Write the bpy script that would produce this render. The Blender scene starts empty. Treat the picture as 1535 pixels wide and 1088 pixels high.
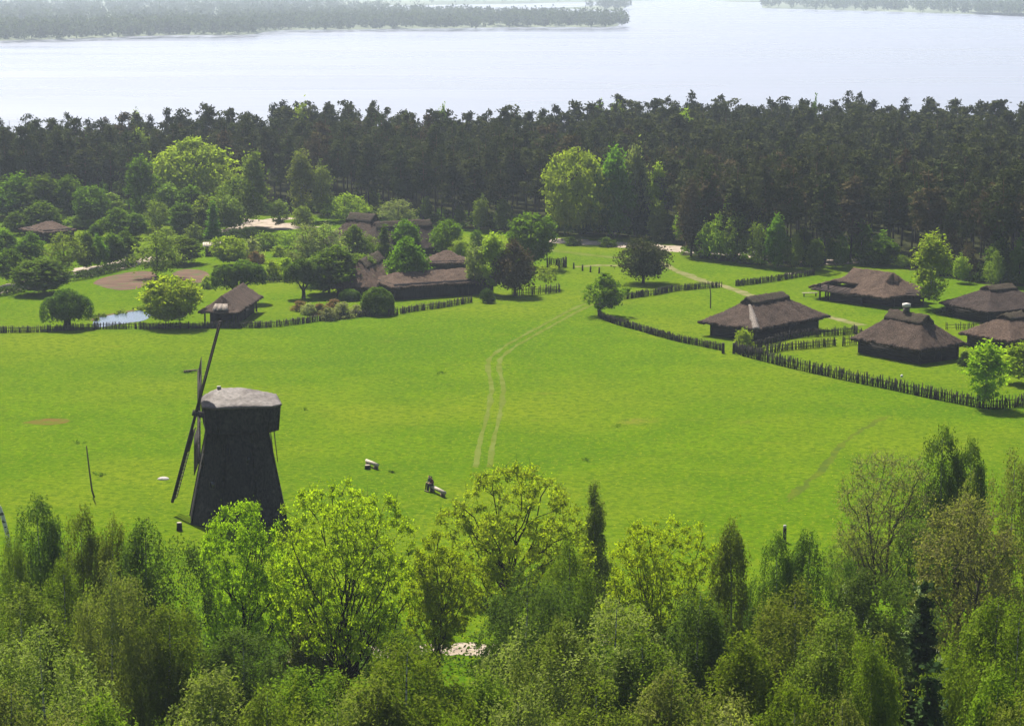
import bpy, bmesh, math, random
import numpy as np
from mathutils import Vector, Matrix
R = math.radians
SC = bpy.context.scene
COL = SC.collection
rnd = random.Random(7)

# ------------------------------------------------------------------ camera geometry (photo frame 1535 x 1088)
F, CX, CY, HC = 3300.0, 767.5, 544.0, 52.0
TH = math.atan(584.0 / 3300.0)
ST, CT = math.sin(TH), math.cos(TH)

def ray(px, py):
    xc, yc = (px - CX) / F, (py - CY) / F
    return xc, CT - yc * ST, -ST - yc * CT

def at(px, py, z=0.0):
    dx, dy, dz = ray(px, py)
    t = (HC - z) / (-dz)
    return Vector((dx * t, dy * t, z))

def depth(p):
    return p[1] * CT + (HC - p[2]) * ST

def height_over(p, py):
    """height of a vertical object standing at p whose top is seen at row py"""
    d = ray(0, py)
    t = p[1] / d[1]
    return HC + t * d[2]

# ------------------------------------------------------------------ object helpers
def link(o):
    COL.objects.link(o)
    return o

def tag(o, label=None, cat=None, group=None, kind=None):
    if label: o['label'] = label
    if cat: o['category'] = cat
    if group: o['group'] = group
    if kind: o['kind'] = kind
    return o

def thing(name, label, cat, loc=(0, 0, 0), rz=0.0, group=None):
    o = link(bpy.data.objects.new(name, None))
    o.location = loc
    o.rotation_euler = (0, 0, rz)
    o.empty_display_size = 0.3
    return tag(o, label, cat, group)

def mesh_np(name, V, Fq, mat=None, attr=None, smooth=False):
    """V (n,3); Fq list of arrays of faces (m,k)"""
    me = bpy.data.meshes.new(name)
    V = np.asarray(V, np.float32)
    fl = [np.asarray(f, np.int32) for f in Fq if len(f)]
    me.vertices.add(len(V))
    me.vertices.foreach_set('co', V.ravel())
    idx = np.concatenate([f.ravel() for f in fl])
    tot = np.concatenate([np.full(len(f), f.shape[1], np.int32) for f in fl])
    start = np.concatenate([[0], np.cumsum(tot)[:-1]]).astype(np.int32)
    me.loops.add(len(idx))
    me.loops.foreach_set('vertex_index', idx)
    me.polygons.add(len(tot))
    me.polygons.foreach_set('loop_start', start)
    if attr is not None:
        a = me.attributes.new('v', 'FLOAT', 'POINT')
        a.data.foreach_set('value', np.asarray(attr, np.float32))
    me.update(calc_edges=True)
    if smooth:
        me.polygons.foreach_set('use_smooth', np.ones(len(tot), bool))
    if mat: me.materials.append(mat)
    return me

def put(name, me, parent=None, loc=(0, 0, 0)):
    o = link(bpy.data.objects.new(name, me))
    o.location = loc
    if parent: o.parent = parent
    return o

class MB:
    """collects boxes, bars and tubes into one mesh"""
    def __init__(s): s.v, s.q, s.t, s.n = [], [], [], 0
    def add(s, V, quads=(), tris=()):
        V = np.asarray(V, float).reshape(-1, 3)
        if len(quads): s.q.append(np.asarray(quads, int) + s.n)
        if len(tris): s.t.append(np.asarray(tris, int) + s.n)
        s.v.append(V); s.n += len(V)
        return s
    def hexa(s, lo, hi):
        """lo, hi: four corners each, counter-clockwise from above"""
        return s.add(list(lo) + list(hi), [(3, 2, 1, 0), (4, 5, 6, 7), (0, 1, 5, 4), (1, 2, 6, 5), (2, 3, 7, 6), (3, 0, 4, 7)])
    def box(s, c, d, rz=0.0):
        x, y, z = (k / 2 for k in d)
        cr, sr = math.cos(rz), math.sin(rz)
        P = [(a, b) for a, b in ((-x, -y), (x, -y), (x, y), (-x, y))]
        P = [(c[0] + a * cr - b * sr, c[1] + a * sr + b * cr) for a, b in P]
        return s.hexa([(a, b, c[2] - z) for a, b in P], [(a, b, c[2] + z) for a, b in P])
    def bar(s, p, q, w, h=None, up=(0, 0, 1)):
        p, q = Vector(p), Vector(q)
        h = h or w
        d = (q - p).normalized()
        u = Vector(up)
        a = d.cross(u)
        if a.length < 1e-3: a = d.cross(Vector((1, 0, 0)))
        a.normalize(); b = a.cross(d).normalized()
        a *= w / 2; b *= h / 2
        return s.hexa([p - a - b, p + a - b, p + a + b, p - a + b][::-1], [q - a - b, q + a - b, q + a + b, q - a + b][::-1])
    def tube(s, P, r, k=6, cap=True):
        V, Q = tube(np.asarray(P, float), np.asarray(r, float), k)
        n = len(P)
        s.add(V, Q)
        if cap:
            b = s.n - len(V)
            V2 = [np.asarray(P[0], float), np.asarray(P[-1], float)]
            s.add(V2, tris=[])
            c0 = s.n - 2
            tr = [(b + (i + 1) % k, b + i, c0) for i in range(k)] + [(b + (n - 1) * k + i, b + (n - 1) * k + (i + 1) % k, c0 + 1) for i in range(k)]
            s.t.append(np.array(tr))
        return s
    def mesh(s, name, mat=None, smooth=False):
        return mesh_np(name, np.concatenate(s.v), s.q + s.t, mat, smooth=smooth)
    def build(s, name, mat=None, parent=None, smooth=False):
        return put(name, s.mesh(name, mat, smooth), parent)

def tube(P, r, k=5):
    n = len(P)
    d = np.gradient(P, axis=0)
    d /= np.linalg.norm(d, axis=1)[:, None] + 1e-9
    ref = np.where(np.abs(d[:, 2:3]) > 0.9, np.array([[1.0, 0, 0]]), np.array([[0, 0, 1.0]]))
    if abs(d[0, 2]) > 0.7: ref = np.tile([[1.0, 0, 0]], (n, 1))
    a = np.cross(d, ref); a /= np.linalg.norm(a, axis=1)[:, None] + 1e-9
    b = np.cross(a, d)
    an = np.arange(k) * 2 * math.pi / k
    V = P[:, None, :] + r[:, None, None] * (np.cos(an)[None, :, None] * a[:, None, :] + np.sin(an)[None, :, None] * b[:, None, :])
    V = V.reshape(-1, 3)
    i = np.arange(n - 1)[:, None] * k
    j = np.arange(k)[None, :]
    j2 = (j + 1) % k
    Q = np.stack([i + j, i + j2, i + k + j2, i + k + j], -1).reshape(-1, 4)
    return V, Q

# ------------------------------------------------------------------ materials
def new_mat(name):
    m = bpy.data.materials.new(name)
    m.use_nodes = True
    nt = m.node_tree
    nt.nodes.clear()
    return m, nt, nt.nodes, nt.links

def N(nt, typ, **kw):
    n = nt.nodes.new(typ)
    for k, v in kw.items():
        if k in n.inputs: n.inputs[k].default_value = v
        else: setattr(n, k, v)
    return n

def mixc(nt, fac, a, b, blend='MIX'):
    n = nt.nodes.new('ShaderNodeMix')
    n.data_type = 'RGBA'; n.blend_type = blend
    for sock, val in ((n.inputs[0], fac), (n.inputs[6], a), (n.inputs[7], b)):
        if hasattr(val, 'is_linked') or isinstance(val, bpy.types.NodeSocket): nt.links.new(val, sock)
        elif isinstance(val, (int, float)): sock.default_value = val
        else: sock.default_value = (*val[:3], 1)
    return n.outputs[2]

def ramp(nt, fac, stops):
    n = nt.nodes.new('ShaderNodeValToRGB')
    nt.links.new(fac, n.inputs[0])
    e = n.color_ramp.elements
    while len(e) < len(stops): e.new(0.5)
    for k, (p, c) in enumerate(stops):
        e[k].position = p
        e[k].color = (c, c, c, 1) if isinstance(c, (int, float)) else (*c, 1)
    return n.outputs[0]

def noise(nt, scale, detail=3, vec=None, rough=0.55, dist=0.0):
    n = nt.nodes.new('ShaderNodeTexNoise')
    n.inputs['Scale'].default_value = scale
    n.inputs['Detail'].default_value = detail
    n.inputs['Roughness'].default_value = rough
    n.inputs['Distortion'].default_value = dist
    if vec is not None: nt.links.new(vec, n.inputs['Vector'])
    return n.outputs['Fac']

def coords(nt, scale=(1, 1, 1), rot=(0, 0, 0), which='Object'):
    tc = nt.nodes.new('ShaderNodeTexCoord')
    mp = nt.nodes.new('ShaderNodeMapping')
    mp.inputs['Scale'].default_value = scale
    mp.inputs['Rotation'].default_value = rot
    nt.links.new(tc.outputs[which], mp.inputs[0])
    return mp.outputs[0]

def leaf_mat(name, dark, light, trans=0.4, odd=None, gain=1.12):
    dark, light = [k * gain for k in dark], [k * gain for k in light]
    trans = min(0.55, trans + 0.1) if trans > 0.15 else trans
    m, nt, nd, ln = new_mat(name)
    at_ = N(nt, 'ShaderNodeAttribute', attribute_name='v')
    oi = nd.new('ShaderNodeObjectInfo')
    c = mixc(nt, at_.outputs['Fac'], dark, light)
    nz = noise(nt, 0.55, 2, coords(nt))
    c = mixc(nt, ramp(nt, nz, [(0.35, 0.0), (0.65, 0.45)]), c, odd or [k * 0.72 for k in light])
    hsv = nd.new('ShaderNodeHueSaturation')
    mr = N(nt, 'ShaderNodeMapRange'); mr.inputs[3].default_value = 0.82; mr.inputs[4].default_value = 1.18
    mh = N(nt, 'ShaderNodeMapRange'); mh.inputs[3].default_value = 0.488; mh.inputs[4].default_value = 0.512
    ln.new(oi.outputs['Random'], mr.inputs[0]); ln.new(mr.outputs[0], hsv.inputs['Value'])
    ln.new(oi.outputs['Random'], mh.inputs[0]); ln.new(mh.outputs[0], hsv.inputs['Hue'])
    ln.new(c, hsv.inputs['Color'])
    d = nd.new('ShaderNodeBsdfDiffuse'); t = nd.new('ShaderNodeBsdfTranslucent')
    ln.new(hsv.outputs[0], d.inputs[0])
    tc = mixc(nt, 1.0, hsv.outputs[0], (1.08, 1.25, 0.42), 'MULTIPLY')
    ln.new(tc, t.inputs[0])
    mx = nd.new('ShaderNodeMixShader'); mx.inputs[0].default_value = trans
    ln.new(d.outputs[0], mx.inputs[1]); ln.new(t.outputs[0], mx.inputs[2])
    o = nd.new('ShaderNodeOutputMaterial')
    ln.new(mx.outputs[0], o.inputs[0])
    return m

DIM = 0.62
def surf_mat(name, a, b, scale=1.0, detail=4, rough=0.9, bump=0.3, bdist=0.05, vscale=(1, 1, 1), spots=None, spec=0.10, lo=0.35, hi=0.65, vrot=(0, 0, 0)):
    m, nt, nd, ln = new_mat(name)
    a, b = [k * DIM for k in a], [k * DIM for k in b]
    vec = coords(nt, vscale, vrot)
    nz = noise(nt, scale, detail, vec)
    c = mixc(nt, ramp(nt, nz, [(lo, 0.0), (hi, 1.0)]), a, b)
    if spots:
        col, ssc, l2, h2 = spots
        c = mixc(nt, ramp(nt, noise(nt, ssc, 3, coords(nt)), [(l2, 0.0), (h2, 1.0)]), c, col)
    p = nd.new('ShaderNodeBsdfPrincipled')
    p.inputs['Roughness'].default_value = rough
    p.inputs['Specular IOR Level'].default_value = spec
    ln.new(c, p.inputs['Base Color'])
    if bump:
        bp = nd.new('ShaderNodeBump'); bp.inputs['Strength'].default_value = bump; bp.inputs['Distance'].default_value = bdist
        ln.new(nz, bp.inputs['Height']); ln.new(bp.outputs[0], p.inputs['Normal'])
    o = nd.new('ShaderNodeOutputMaterial')
    ln.new(p.outputs[0], o.inputs[0])
    return m

M = {}
# foliage
M['maple'] = leaf_mat('maple_leaves', (0.048, 0.095, 0.008), (0.122, 0.200, 0.014), 0.42)
M['linden'] = leaf_mat('linden_leaves', (0.042, 0.078, 0.009), (0.105, 0.158, 0.017), 0.38)
M['birch'] = leaf_mat('birch_leaves', (0.080, 0.122, 0.022), (0.170, 0.220, 0.038), 0.42)
M['palebirch'] = leaf_mat('pale_birch_leaves', (0.110, 0.135, 0.055), (0.200, 0.220, 0.090), 0.42)
M['limebirch'] = leaf_mat('lime_birch_leaves', (0.130, 0.185, 0.018), (0.250, 0.310, 0.034), 0.45)
M['oak'] = leaf_mat('young_oak_leaves', (0.165, 0.210, 0.010), (0.300, 0.350, 0.018), 0.5, odd=(0.22, 0.26, 0.015))
M['oakgreen'] = leaf_mat('green_oak_leaves', (0.150, 0.225, 0.010), (0.280, 0.370, 0.018), 0.52, odd=(0.15, 0.22, 0.012))
M['oakbrown'] = leaf_mat('bronze_oak_leaves', (0.145, 0.175, 0.012), (0.270, 0.300, 0.022), 0.5, odd=(0.21, 0.21, 0.020))
M['faroak'] = leaf_mat('far_oak_leaves', (0.120, 0.150, 0.018), (0.225, 0.250, 0.032), 0.45)
M['willow'] = leaf_mat('willow_leaves', (0.040, 0.075, 0.012), (0.110, 0.165, 0.024), 0.36)
M['pine'] = leaf_mat('pine_needles', (0.025, 0.036, 0.010), (0.090, 0.104, 0.028), 0.12, odd=(0.042, 0.044, 0.018), gain=0.85)
M['pinebrown'] = leaf_mat('rusty_pine_needles', (0.032, 0.028, 0.013), (0.088, 0.070, 0.032), 0.12, odd=(0.070, 0.045, 0.026))
M['spruce'] = leaf_mat('spruce_needles', (0.017, 0.034, 0.011), (0.040, 0.066, 0.018), 0.1, odd=(0.03, 0.05, 0.014))
M['wbirch'] = leaf_mat('weeping_birch_leaves', (0.062, 0.090, 0.013), (0.158, 0.192, 0.028), 0.30)
M['wbirchdark'] = leaf_mat('dark_birch_leaves', (0.034, 0.060, 0.011), (0.092, 0.135, 0.022), 0.28)
M['wbirchgreen'] = leaf_mat('green_birch_leaves', (0.060, 0.098, 0.009), (0.150, 0.206, 0.018), 0.32)
M['wbirchpale'] = leaf_mat('grey_birch_leaves', (0.084, 0.108, 0.024), (0.188, 0.214, 0.050), 0.3)
M['budding'] = leaf_mat('budding_leaves', (0.115, 0.128, 0.036), (0.200, 0.205, 0.066), 0.4, odd=(0.17, 0.15, 0.06))
M['blossom'] = leaf_mat('white_blossom', (0.150, 0.190, 0.110), (0.420, 0.450, 0.330), 0.3)
M['shrubred'] = leaf_mat('rusty_shrub_twigs', (0.100, 0.062, 0.030), (0.200, 0.125, 0.060), 0.3)
M['shrubpale'] = leaf_mat('grey_shrub_leaves', (0.130, 0.145, 0.060), (0.260, 0.265, 0.130), 0.35)
M['hedge'] = leaf_mat('hedge_leaves', (0.022, 0.038, 0.012), (0.055, 0.080, 0.022), 0.25)
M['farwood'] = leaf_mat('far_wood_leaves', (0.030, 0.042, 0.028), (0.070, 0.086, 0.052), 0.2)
M['tuft'] = leaf_mat('grass_tuft_blades', (0.056, 0.099, 0.004), (0.090, 0.130, 0.006), 0.45)
M['weed'] = leaf_mat('weed_leaves', (0.034, 0.074, 0.004), (0.056, 0.100, 0.008), 0.4)
# bark and wood
M['barkdark'] = surf_mat('dark_bark', (0.018, 0.014, 0.011), (0.050, 0.040, 0.032), 5, vscale=(1, 1, 0.25), bump=0.6)
M['barkpine'] = None
M['barkbirch'] = surf_mat('birch_bark', (0.62, 0.60, 0.56), (0.05, 0.045, 0.04), 2.2, vscale=(1, 1, 2.5), lo=0.52, hi=0.62, bump=0.2)
M['barkgrey'] = surf_mat('grey_bark', (0.06, 0.05, 0.042), (0.13, 0.11, 0.095), 4, vscale=(1, 1, 0.3), bump=0.5)

def pine_bark():
    m, nt, nd, ln = new_mat('pine_bark')
    tc = nd.new('ShaderNodeTexCoord')
    sx = nd.new('ShaderNodeSeparateXYZ'); ln.new(tc.outputs['Object'], sx.inputs[0])
    mr = N(nt, 'ShaderNodeMapRange'); mr.inputs[1].default_value = 4.0; mr.inputs[2].default_value = 11.0
    ln.new(sx.outputs['Z'], mr.inputs[0])
    c = mixc(nt, mr.outputs[0], (0.045, 0.034, 0.029), (0.160, 0.075, 0.036))
    nz = noise(nt, 3.0, 3, coords(nt, (1, 1, 0.3)))
    c = mixc(nt, ramp(nt, nz, [(0.35, 0.0), (0.65, 0.55)]), c, (0.03, 0.024, 0.02))
    p = nd.new('ShaderNodeBsdfPrincipled'); p.inputs['Roughness'].default_value = 0.95
    ln.new(c, p.inputs['Base Color'])
    o = nd.new('ShaderNodeOutputMaterial'); ln.new(p.outputs[0], o.inputs[0])
    return m
M['barkpine'] = pine_bark()

def thatch(name, a, b, moss=None, streak=7.0):
    m, nt, nd, ln = new_mat(name)
    a, b = [k * DIM for k in a], [k * DIM for k in b]
    big = noise(nt, 0.45, 4, coords(nt))
    st = noise(nt, streak * 0.5, 5, coords(nt, (1, 1, 0.3)), 0.75)
    fine = noise(nt, 7.0, 3, coords(nt, (1, 1, 0.5)), 0.7)
    c = mixc(nt, ramp(nt, st, [(0.30, 0.0), (0.70, 1.0)]), a, b)
    c = mixc(nt, ramp(nt, big, [(0.40, 0.0), (0.70, 0.6)]), c, moss or [k * 0.6 for k in a])
    c = mixc(nt, ramp(nt, fine, [(0.55, 0.0), (0.72, 0.75)]), c, [min(1, k * 1.6) for k in b])
    p = nd.new('ShaderNodeBsdfPrincipled'); p.inputs['Roughness'].default_value = 0.85
    p.inputs['Specular IOR Level'].default_value = 0.06
    ln.new(c, p.inputs['Base Color'])
    ad = N(nt, 'ShaderNodeMath', operation='ADD'); ln.new(st, ad.inputs[0]); ln.new(fine, ad.inputs[1])
    bp = nd.new('ShaderNodeBump'); bp.inputs['Strength'].default_value = 1.0; bp.inputs['Distance'].default_value = 0.28
    ln.new(ad.outputs[0], bp.inputs['Height']); ln.new(bp.outputs[0], p.inputs['Normal'])
    o = nd.new('ShaderNodeOutputMaterial'); ln.new(p.outputs[0], o.inputs[0])
    return m
M['thatch'] = thatch('brown_thatch', (0.060, 0.041, 0.032), (0.180, 0.126, 0.096))
M['thatchred'] = thatch('reddish_thatch', (0.086, 0.056, 0.041), (0.220, 0.150, 0.110))
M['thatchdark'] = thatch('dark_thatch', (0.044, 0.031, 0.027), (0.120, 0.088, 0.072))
M['thatchridge'] = thatch('ridge_thatch', (0.045, 0.031, 0.026), (0.115, 0.082, 0.064), (0.05, 0.050, 0.022))
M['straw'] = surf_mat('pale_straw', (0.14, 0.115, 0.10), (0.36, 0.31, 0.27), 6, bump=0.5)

def log_wall(name, a, b, pitch=0.28):
    m, nt, nd, ln = new_mat(name)
    a, b = [k * DIM for k in a], [k * DIM for k in b]
    tc = nd.new('ShaderNodeTexCoord')
    sx = nd.new('ShaderNodeSeparateXYZ'); ln.new(tc.outputs['Object'], sx.inputs[0])
    ml = N(nt, 'ShaderNodeMath', operation='MULTIPLY'); ml.inputs[1].default_value = math.pi / pitch
    ln.new(sx.outputs['Z'], ml.inputs[0])
    si = N(nt, 'ShaderNodeMath', operation='SINE'); ln.new(ml.outputs[0], si.inputs[0])
    ab = N(nt, 'ShaderNodeMath', operation='ABSOLUTE'); ln.new(si.outputs[0], ab.inputs[0])
    nz = noise(nt, 2.0, 4, coords(nt, (0.5, 0.5, 5)))
    c = mixc(nt, ramp(nt, nz, [(0.3, 0.0), (0.7, 1.0)]), a, b)
    c = mixc(nt, ramp(nt, ab.outputs[0], [(0.0, 1.0), (0.3, 0.0)]), c, [k * 0.4 for k in a])
    p = nd.new('ShaderNodeBsdfPrincipled'); p.inputs['Roughness'].default_value = 0.9
    p.inputs['Specular IOR Level'].default_value = 0.08
    ln.new(c, p.inputs['Base Color'])
    bp = nd.new('ShaderNodeBump'); bp.inputs['Strength'].default_value = 0.8; bp.inputs['Distance'].default_value = 0.08
    ln.new(ab.outputs[0], bp.inputs['Height']); ln.new(bp.outputs[0], p.inputs['Normal'])
    o = nd.new('ShaderNodeOutputMaterial'); ln.new(p.outputs[0], o.inputs[0])
    return m
M['logs'] = log_wall('dark_log_wall', (0.040, 0.034, 0.032), (0.085, 0.074, 0.070))
M['logsgrey'] = log_wall('grey_log_wall', (0.075, 0.066, 0.062), (0.140, 0.125, 0.118))
M['plank'] = surf_mat('dark_planks', (0.026, 0.023, 0.023), (0.060, 0.054, 0.052), 3.0, vscale=(4, 4, 0.35), bump=0.4)
M['tarred'] = surf_mat('tarred_shingles', (0.014, 0.013, 0.013), (0.058, 0.053, 0.050), 2.6, vscale=(2.2, 2.2, 1.2), bump=0.6, spots=((0.05, 0.044, 0.040), 1.4, 0.55, 0.72))
M['picket'] = surf_mat('weathered_pickets', (0.045, 0.038, 0.030), (0.130, 0.112, 0.090), 1.2, bump=0.0)
M['picketdark'] = surf_mat('dark_pickets', (0.022, 0.020, 0.016), (0.070, 0.062, 0.048), 1.2, bump=0.0)
M['rod'] = surf_mat('grey_pole_wood', (0.06, 0.05, 0.042), (0.11, 0.095, 0.08), 2.0, vscale=(1, 1, 0.2), bump=0.2)
M['palewood'] = surf_mat('bleached_wood', (0.40, 0.34, 0.26), (0.62, 0.55, 0.45), 3.0, vscale=(1, 1, 1), bump=0.2)
M['cutwood'] = surf_mat('cut_log_wood', (0.12, 0.085, 0.055), (0.30, 0.23, 0.16), 4.0, bump=0.3)
M['stone'] = surf_mat('pale_stone', (0.42, 0.38, 0.36), (0.62, 0.58, 0.54), 3.0, bump=0.4)
M['lime'] = surf_mat('limewash', (0.72, 0.68, 0.63), (0.84, 0.81, 0.77), 4.0, bump=0.2)
M['sooty'] = surf_mat('sooty_plaster', (0.06, 0.052, 0.046), (0.14, 0.12, 0.105), 4.0, bump=0.2)
M['canvas'] = surf_mat('dark_sail_boards', (0.022, 0.019, 0.018), (0.055, 0.046, 0.042), 2.0, bump=0.2)
M['sand'] = surf_mat('sandy_road', (0.30, 0.24, 0.19), (0.50, 0.42, 0.345), 0.5, bump=0.2, spots=((0.10, 0.115, 0.03), 0.9, 0.60, 0.72))
M['dirt'] = surf_mat('bare_soil', (0.080, 0.042, 0.025), (0.175, 0.100, 0.062), 0.9, bump=0.8, bdist=0.3, vscale=(0.22, 2.2, 1), vrot=(0, 0, 0.25), spots=((0.045, 0.062, 0.012), 0.5, 0.52, 0.68))

def track_mat(name, col, cover=0.5):
    """trodden grass: soil colour showing through meadow green in broken patches"""
    m, nt, nd, ln = new_mat(name)
    nz = noise(nt, 0.35, 5, coords(nt), 0.65)
    n2 = noise(nt, 2.5, 3, coords(nt), 0.65)
    c = mixc(nt, ramp(nt, n2, [(0.3, 0.0), (0.7, 1.0)]), (0.053, 0.080, 0.005), (0.078, 0.098, 0.010))
    c = mixc(nt, ramp(nt, nz, [(0.5 - cover * 0.35, 0.0), (0.62, 1.0)]), c, col)
    p = nd.new('ShaderNodeBsdfPrincipled'); p.inputs['Roughness'].default_value = 1.0
    p.inputs['Specular IOR Level'].default_value = 0.0
    ln.new(c, p.inputs['Base Color'])
    o = nd.new('ShaderNodeOutputMaterial'); ln.new(p.outputs[0], o.inputs[0])
    return m
M['track'] = track_mat('worn_grass_track', (0.092, 0.115, 0.026), 0.38)
M['fainttrack'] = track_mat('animal_track', (0.044, 0.070, 0.010), 0.1)
M['footpath'] = track_mat('sandy_footpath', (0.150, 0.140, 0.070), 0.55)

def plain(name, col, rough=0.8):
    return surf_mat(name, [k * 0.85 for k in col], [min(1, k * 1.1) for k in col], 9.0, bump=0.1, rough=rough)

def ground_mat():
    m, nt, nd, ln = new_mat('meadow_ground')
    v = coords(nt)
    big = noise(nt, 0.018, 4, v, 0.6)
    mid = noise(nt, 0.11, 5, v, 0.62, 0.4)
    fine = noise(nt, 1.1, 4, v, 0.7)
    vst = coords(nt, (0.5, 1.6, 1))
    st = noise(nt, 0.3, 4, vst, 0.65)
    c = mixc(nt, ramp(nt, mid, [(0.34, 0.0), (0.66, 1.0)]), (0.041, 0.088, 0.0020), (0.064, 0.115, 0.0024))
    c = mixc(nt, ramp(nt, big, [(0.44, 0.0), (0.62, 0.85)]), c, (0.096, 0.126, 0.006))
    b2 = noise(nt, 0.035, 5, coords(nt, (0.7, 1.0, 1), (0, 0, 0.9)), 0.65, 0.6)
    c = mixc(nt, ramp(nt, b2, [(0.50, 0.0), (0.66, 0.7)]), c, (0.034, 0.082, 0.003))
    c = mixc(nt, ramp(nt, fine, [(0.30, 0.75), (0.52, 0.0)]), c, (0.028, 0.062, 0.002))
    c = mixc(nt, ramp(nt, st, [(0.60, 0.0), (0.74, 0.6)]), c, (0.095, 0.102, 0.013))
    n3 = noise(nt, 0.21, 4, coords(nt, (1, 1, 1), (0, 0, 1.0)), 0.6)
    c = mixc(nt, ramp(nt, n3, [(0.66, 0.0), (0.76, 0.7)]), c, (0.030, 0.056, 0.004))
    n4 = noise(nt, 0.06, 4, coords(nt, (1, 1, 1), (0, 0, 2.0)), 0.6)
    c = mixc(nt, ramp(nt, n4, [(0.66, 0.0), (0.74, 0.55)]), c, (0.110, 0.100, 0.022))
    g1 = noise(nt, 0.9, 6, coords(nt, (1, 1, 1), (0, 0, 0.5)), 0.75)
    c = mixc(nt, ramp(nt, g1, [(0.38, 0.9), (0.52, 0.0)]), c, (0.033, 0.068, 0.003))
    g2 = noise(nt, 1.6, 5, coords(nt, (1, 1, 1), (0, 0, 1.7)), 0.75)
    c = mixc(nt, ramp(nt, g2, [(0.49, 0.0), (0.64, 0.8)]), c, (0.100, 0.134, 0.005))
    fl = noise(nt, 3.2, 1, v)
    c = mixc(nt, ramp(nt, fl, [(0.70, 0.0), (0.74, 0.8)]), c, (0.20, 0.18, 0.015))
    a = N(nt, 'ShaderNodeAttribute', attribute_name='forest')
    fm = N(nt, 'ShaderNodeMath', operation='ADD')
    sub = N(nt, 'ShaderNodeMath', operation='SUBTRACT'); sub.inputs[1].default_value = 0.5
    ln.new(mid, sub.inputs[0])
    ln.new(a.outputs['Fac'], fm.inputs[0]); ln.new(sub.outputs[0], fm.inputs[1])
    litter = mixc(nt, ramp(nt, fine, [(0.3, 0.0), (0.7, 1.0)]), (0.012, 0.016, 0.006), (0.036, 0.038, 0.015))
    c = mixc(nt, ramp(nt, fm.outputs[0], [(0.42, 0.0), (0.58, 1.0)]), c, litter)
    p = nd.new('ShaderNodeBsdfPrincipled'); p.inputs['Roughness'].default_value = 1.0
    p.inputs['Specular IOR Level'].default_value = 0.0
    ln.new(c, p.inputs['Base Color'])
    ad = N(nt, 'ShaderNodeMath', operation='MULTIPLY_ADD'); ad.inputs[1].default_value = 0.35
    ln.new(fine, ad.inputs[0]); ln.new(mid, ad.inputs[2])
    bp = nd.new('ShaderNodeBump'); bp.inputs['Strength'].default_value = 0.5; bp.inputs['Distance'].default_value = 0.6
    ln.new(ad.outputs[0], bp.inputs['Height']); ln.new(bp.outputs[0], p.inputs['Normal'])
    o = nd.new('ShaderNodeOutputMaterial'); ln.new(p.outputs[0], o.inputs[0])
    return m

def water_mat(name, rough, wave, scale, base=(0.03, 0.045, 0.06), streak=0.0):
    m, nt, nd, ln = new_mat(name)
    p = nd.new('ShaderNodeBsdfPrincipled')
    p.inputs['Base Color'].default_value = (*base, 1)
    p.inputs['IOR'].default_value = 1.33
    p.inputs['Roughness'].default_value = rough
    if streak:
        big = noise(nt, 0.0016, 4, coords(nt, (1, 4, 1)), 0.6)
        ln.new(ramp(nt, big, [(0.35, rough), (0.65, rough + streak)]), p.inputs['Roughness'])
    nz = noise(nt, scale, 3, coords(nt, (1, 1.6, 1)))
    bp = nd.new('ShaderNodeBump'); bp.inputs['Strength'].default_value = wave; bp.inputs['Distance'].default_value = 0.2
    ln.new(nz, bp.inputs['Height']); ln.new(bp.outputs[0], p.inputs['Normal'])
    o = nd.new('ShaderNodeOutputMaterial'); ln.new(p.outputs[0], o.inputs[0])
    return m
# ------------------------------------------------------------------ trees
def unit(a):
    return a / (np.linalg.norm(a, axis=-1, keepdims=True) + 1e-9)

def leaf_quads(rng, C, size, up=0.5, out=None, elong=1.5, hang=0.0, var=None):
    """one small four-cornered leaf spray per centre"""
    n = len(C)
    nr = unit(rng.normal(size=(n, 3)) + np.array([0, 0, up]) + (0 if out is None else out * 0.7))
    t = rng.normal(size=(n, 3)) + np.array([0, 0, -hang])
    t = unit(t - nr * np.sum(t * nr, 1)[:, None])
    b = np.cross(nr, t)
    s = (size * rng.uniform(0.65, 1.35, n))[:, None] * 0.5
    k = rng.uniform(0.55, 0.9, n)[:, None]
    V = np.stack([C - t * s * elong, C + b * s * k, C + t * s * elong, C - b * s * k], 1).reshape(-1, 3)
    Q = np.arange(4 * n).reshape(-1, 4)
    if var is None: var = rng.uniform(0, 1, n)
    return V, Q, np.repeat(np.clip(var, 0, 1), 4)

PROF = {
    'round': lambda t: np.sqrt(np.clip(1 - (2 * t - 0.95) ** 2 / 1.05, 0.02, 1)),
    'oval': lambda t: np.clip(np.sin(np.pi * np.clip(t * 0.93 + 0.06, 0, 1)) ** 0.75, 0.04, 1),
    'egg': lambda t: np.clip(np.sin(np.pi * np.clip(t, 0.02, 1) ** 0.62) ** 0.8, 0.05, 1),
    'cone': lambda t: np.clip(1.02 - t, 0.03, 1) ** 0.85,
    'slim': lambda t: np.clip(np.sin(np.pi * np.clip(t * 0.9 + 0.1, 0, 1) ** 0.75) ** 0.9, 0.06, 1),
    'vase': lambda t: np.clip(0.25 + 0.85 * np.sin(np.pi * np.clip(t * 0.8 + 0.08, 0, 1)) ** 0.9, 0.1, 1),
    'umbrella': lambda t: np.clip(np.cos((t - 0.35) * 1.9), 0.1, 1) * np.where(t < 0.35, 0.45 + 1.57 * t, 1),
    'dome': lambda t: np.sqrt(np.clip(1.0 - t ** 2, 0.02, 1)),
}

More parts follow.
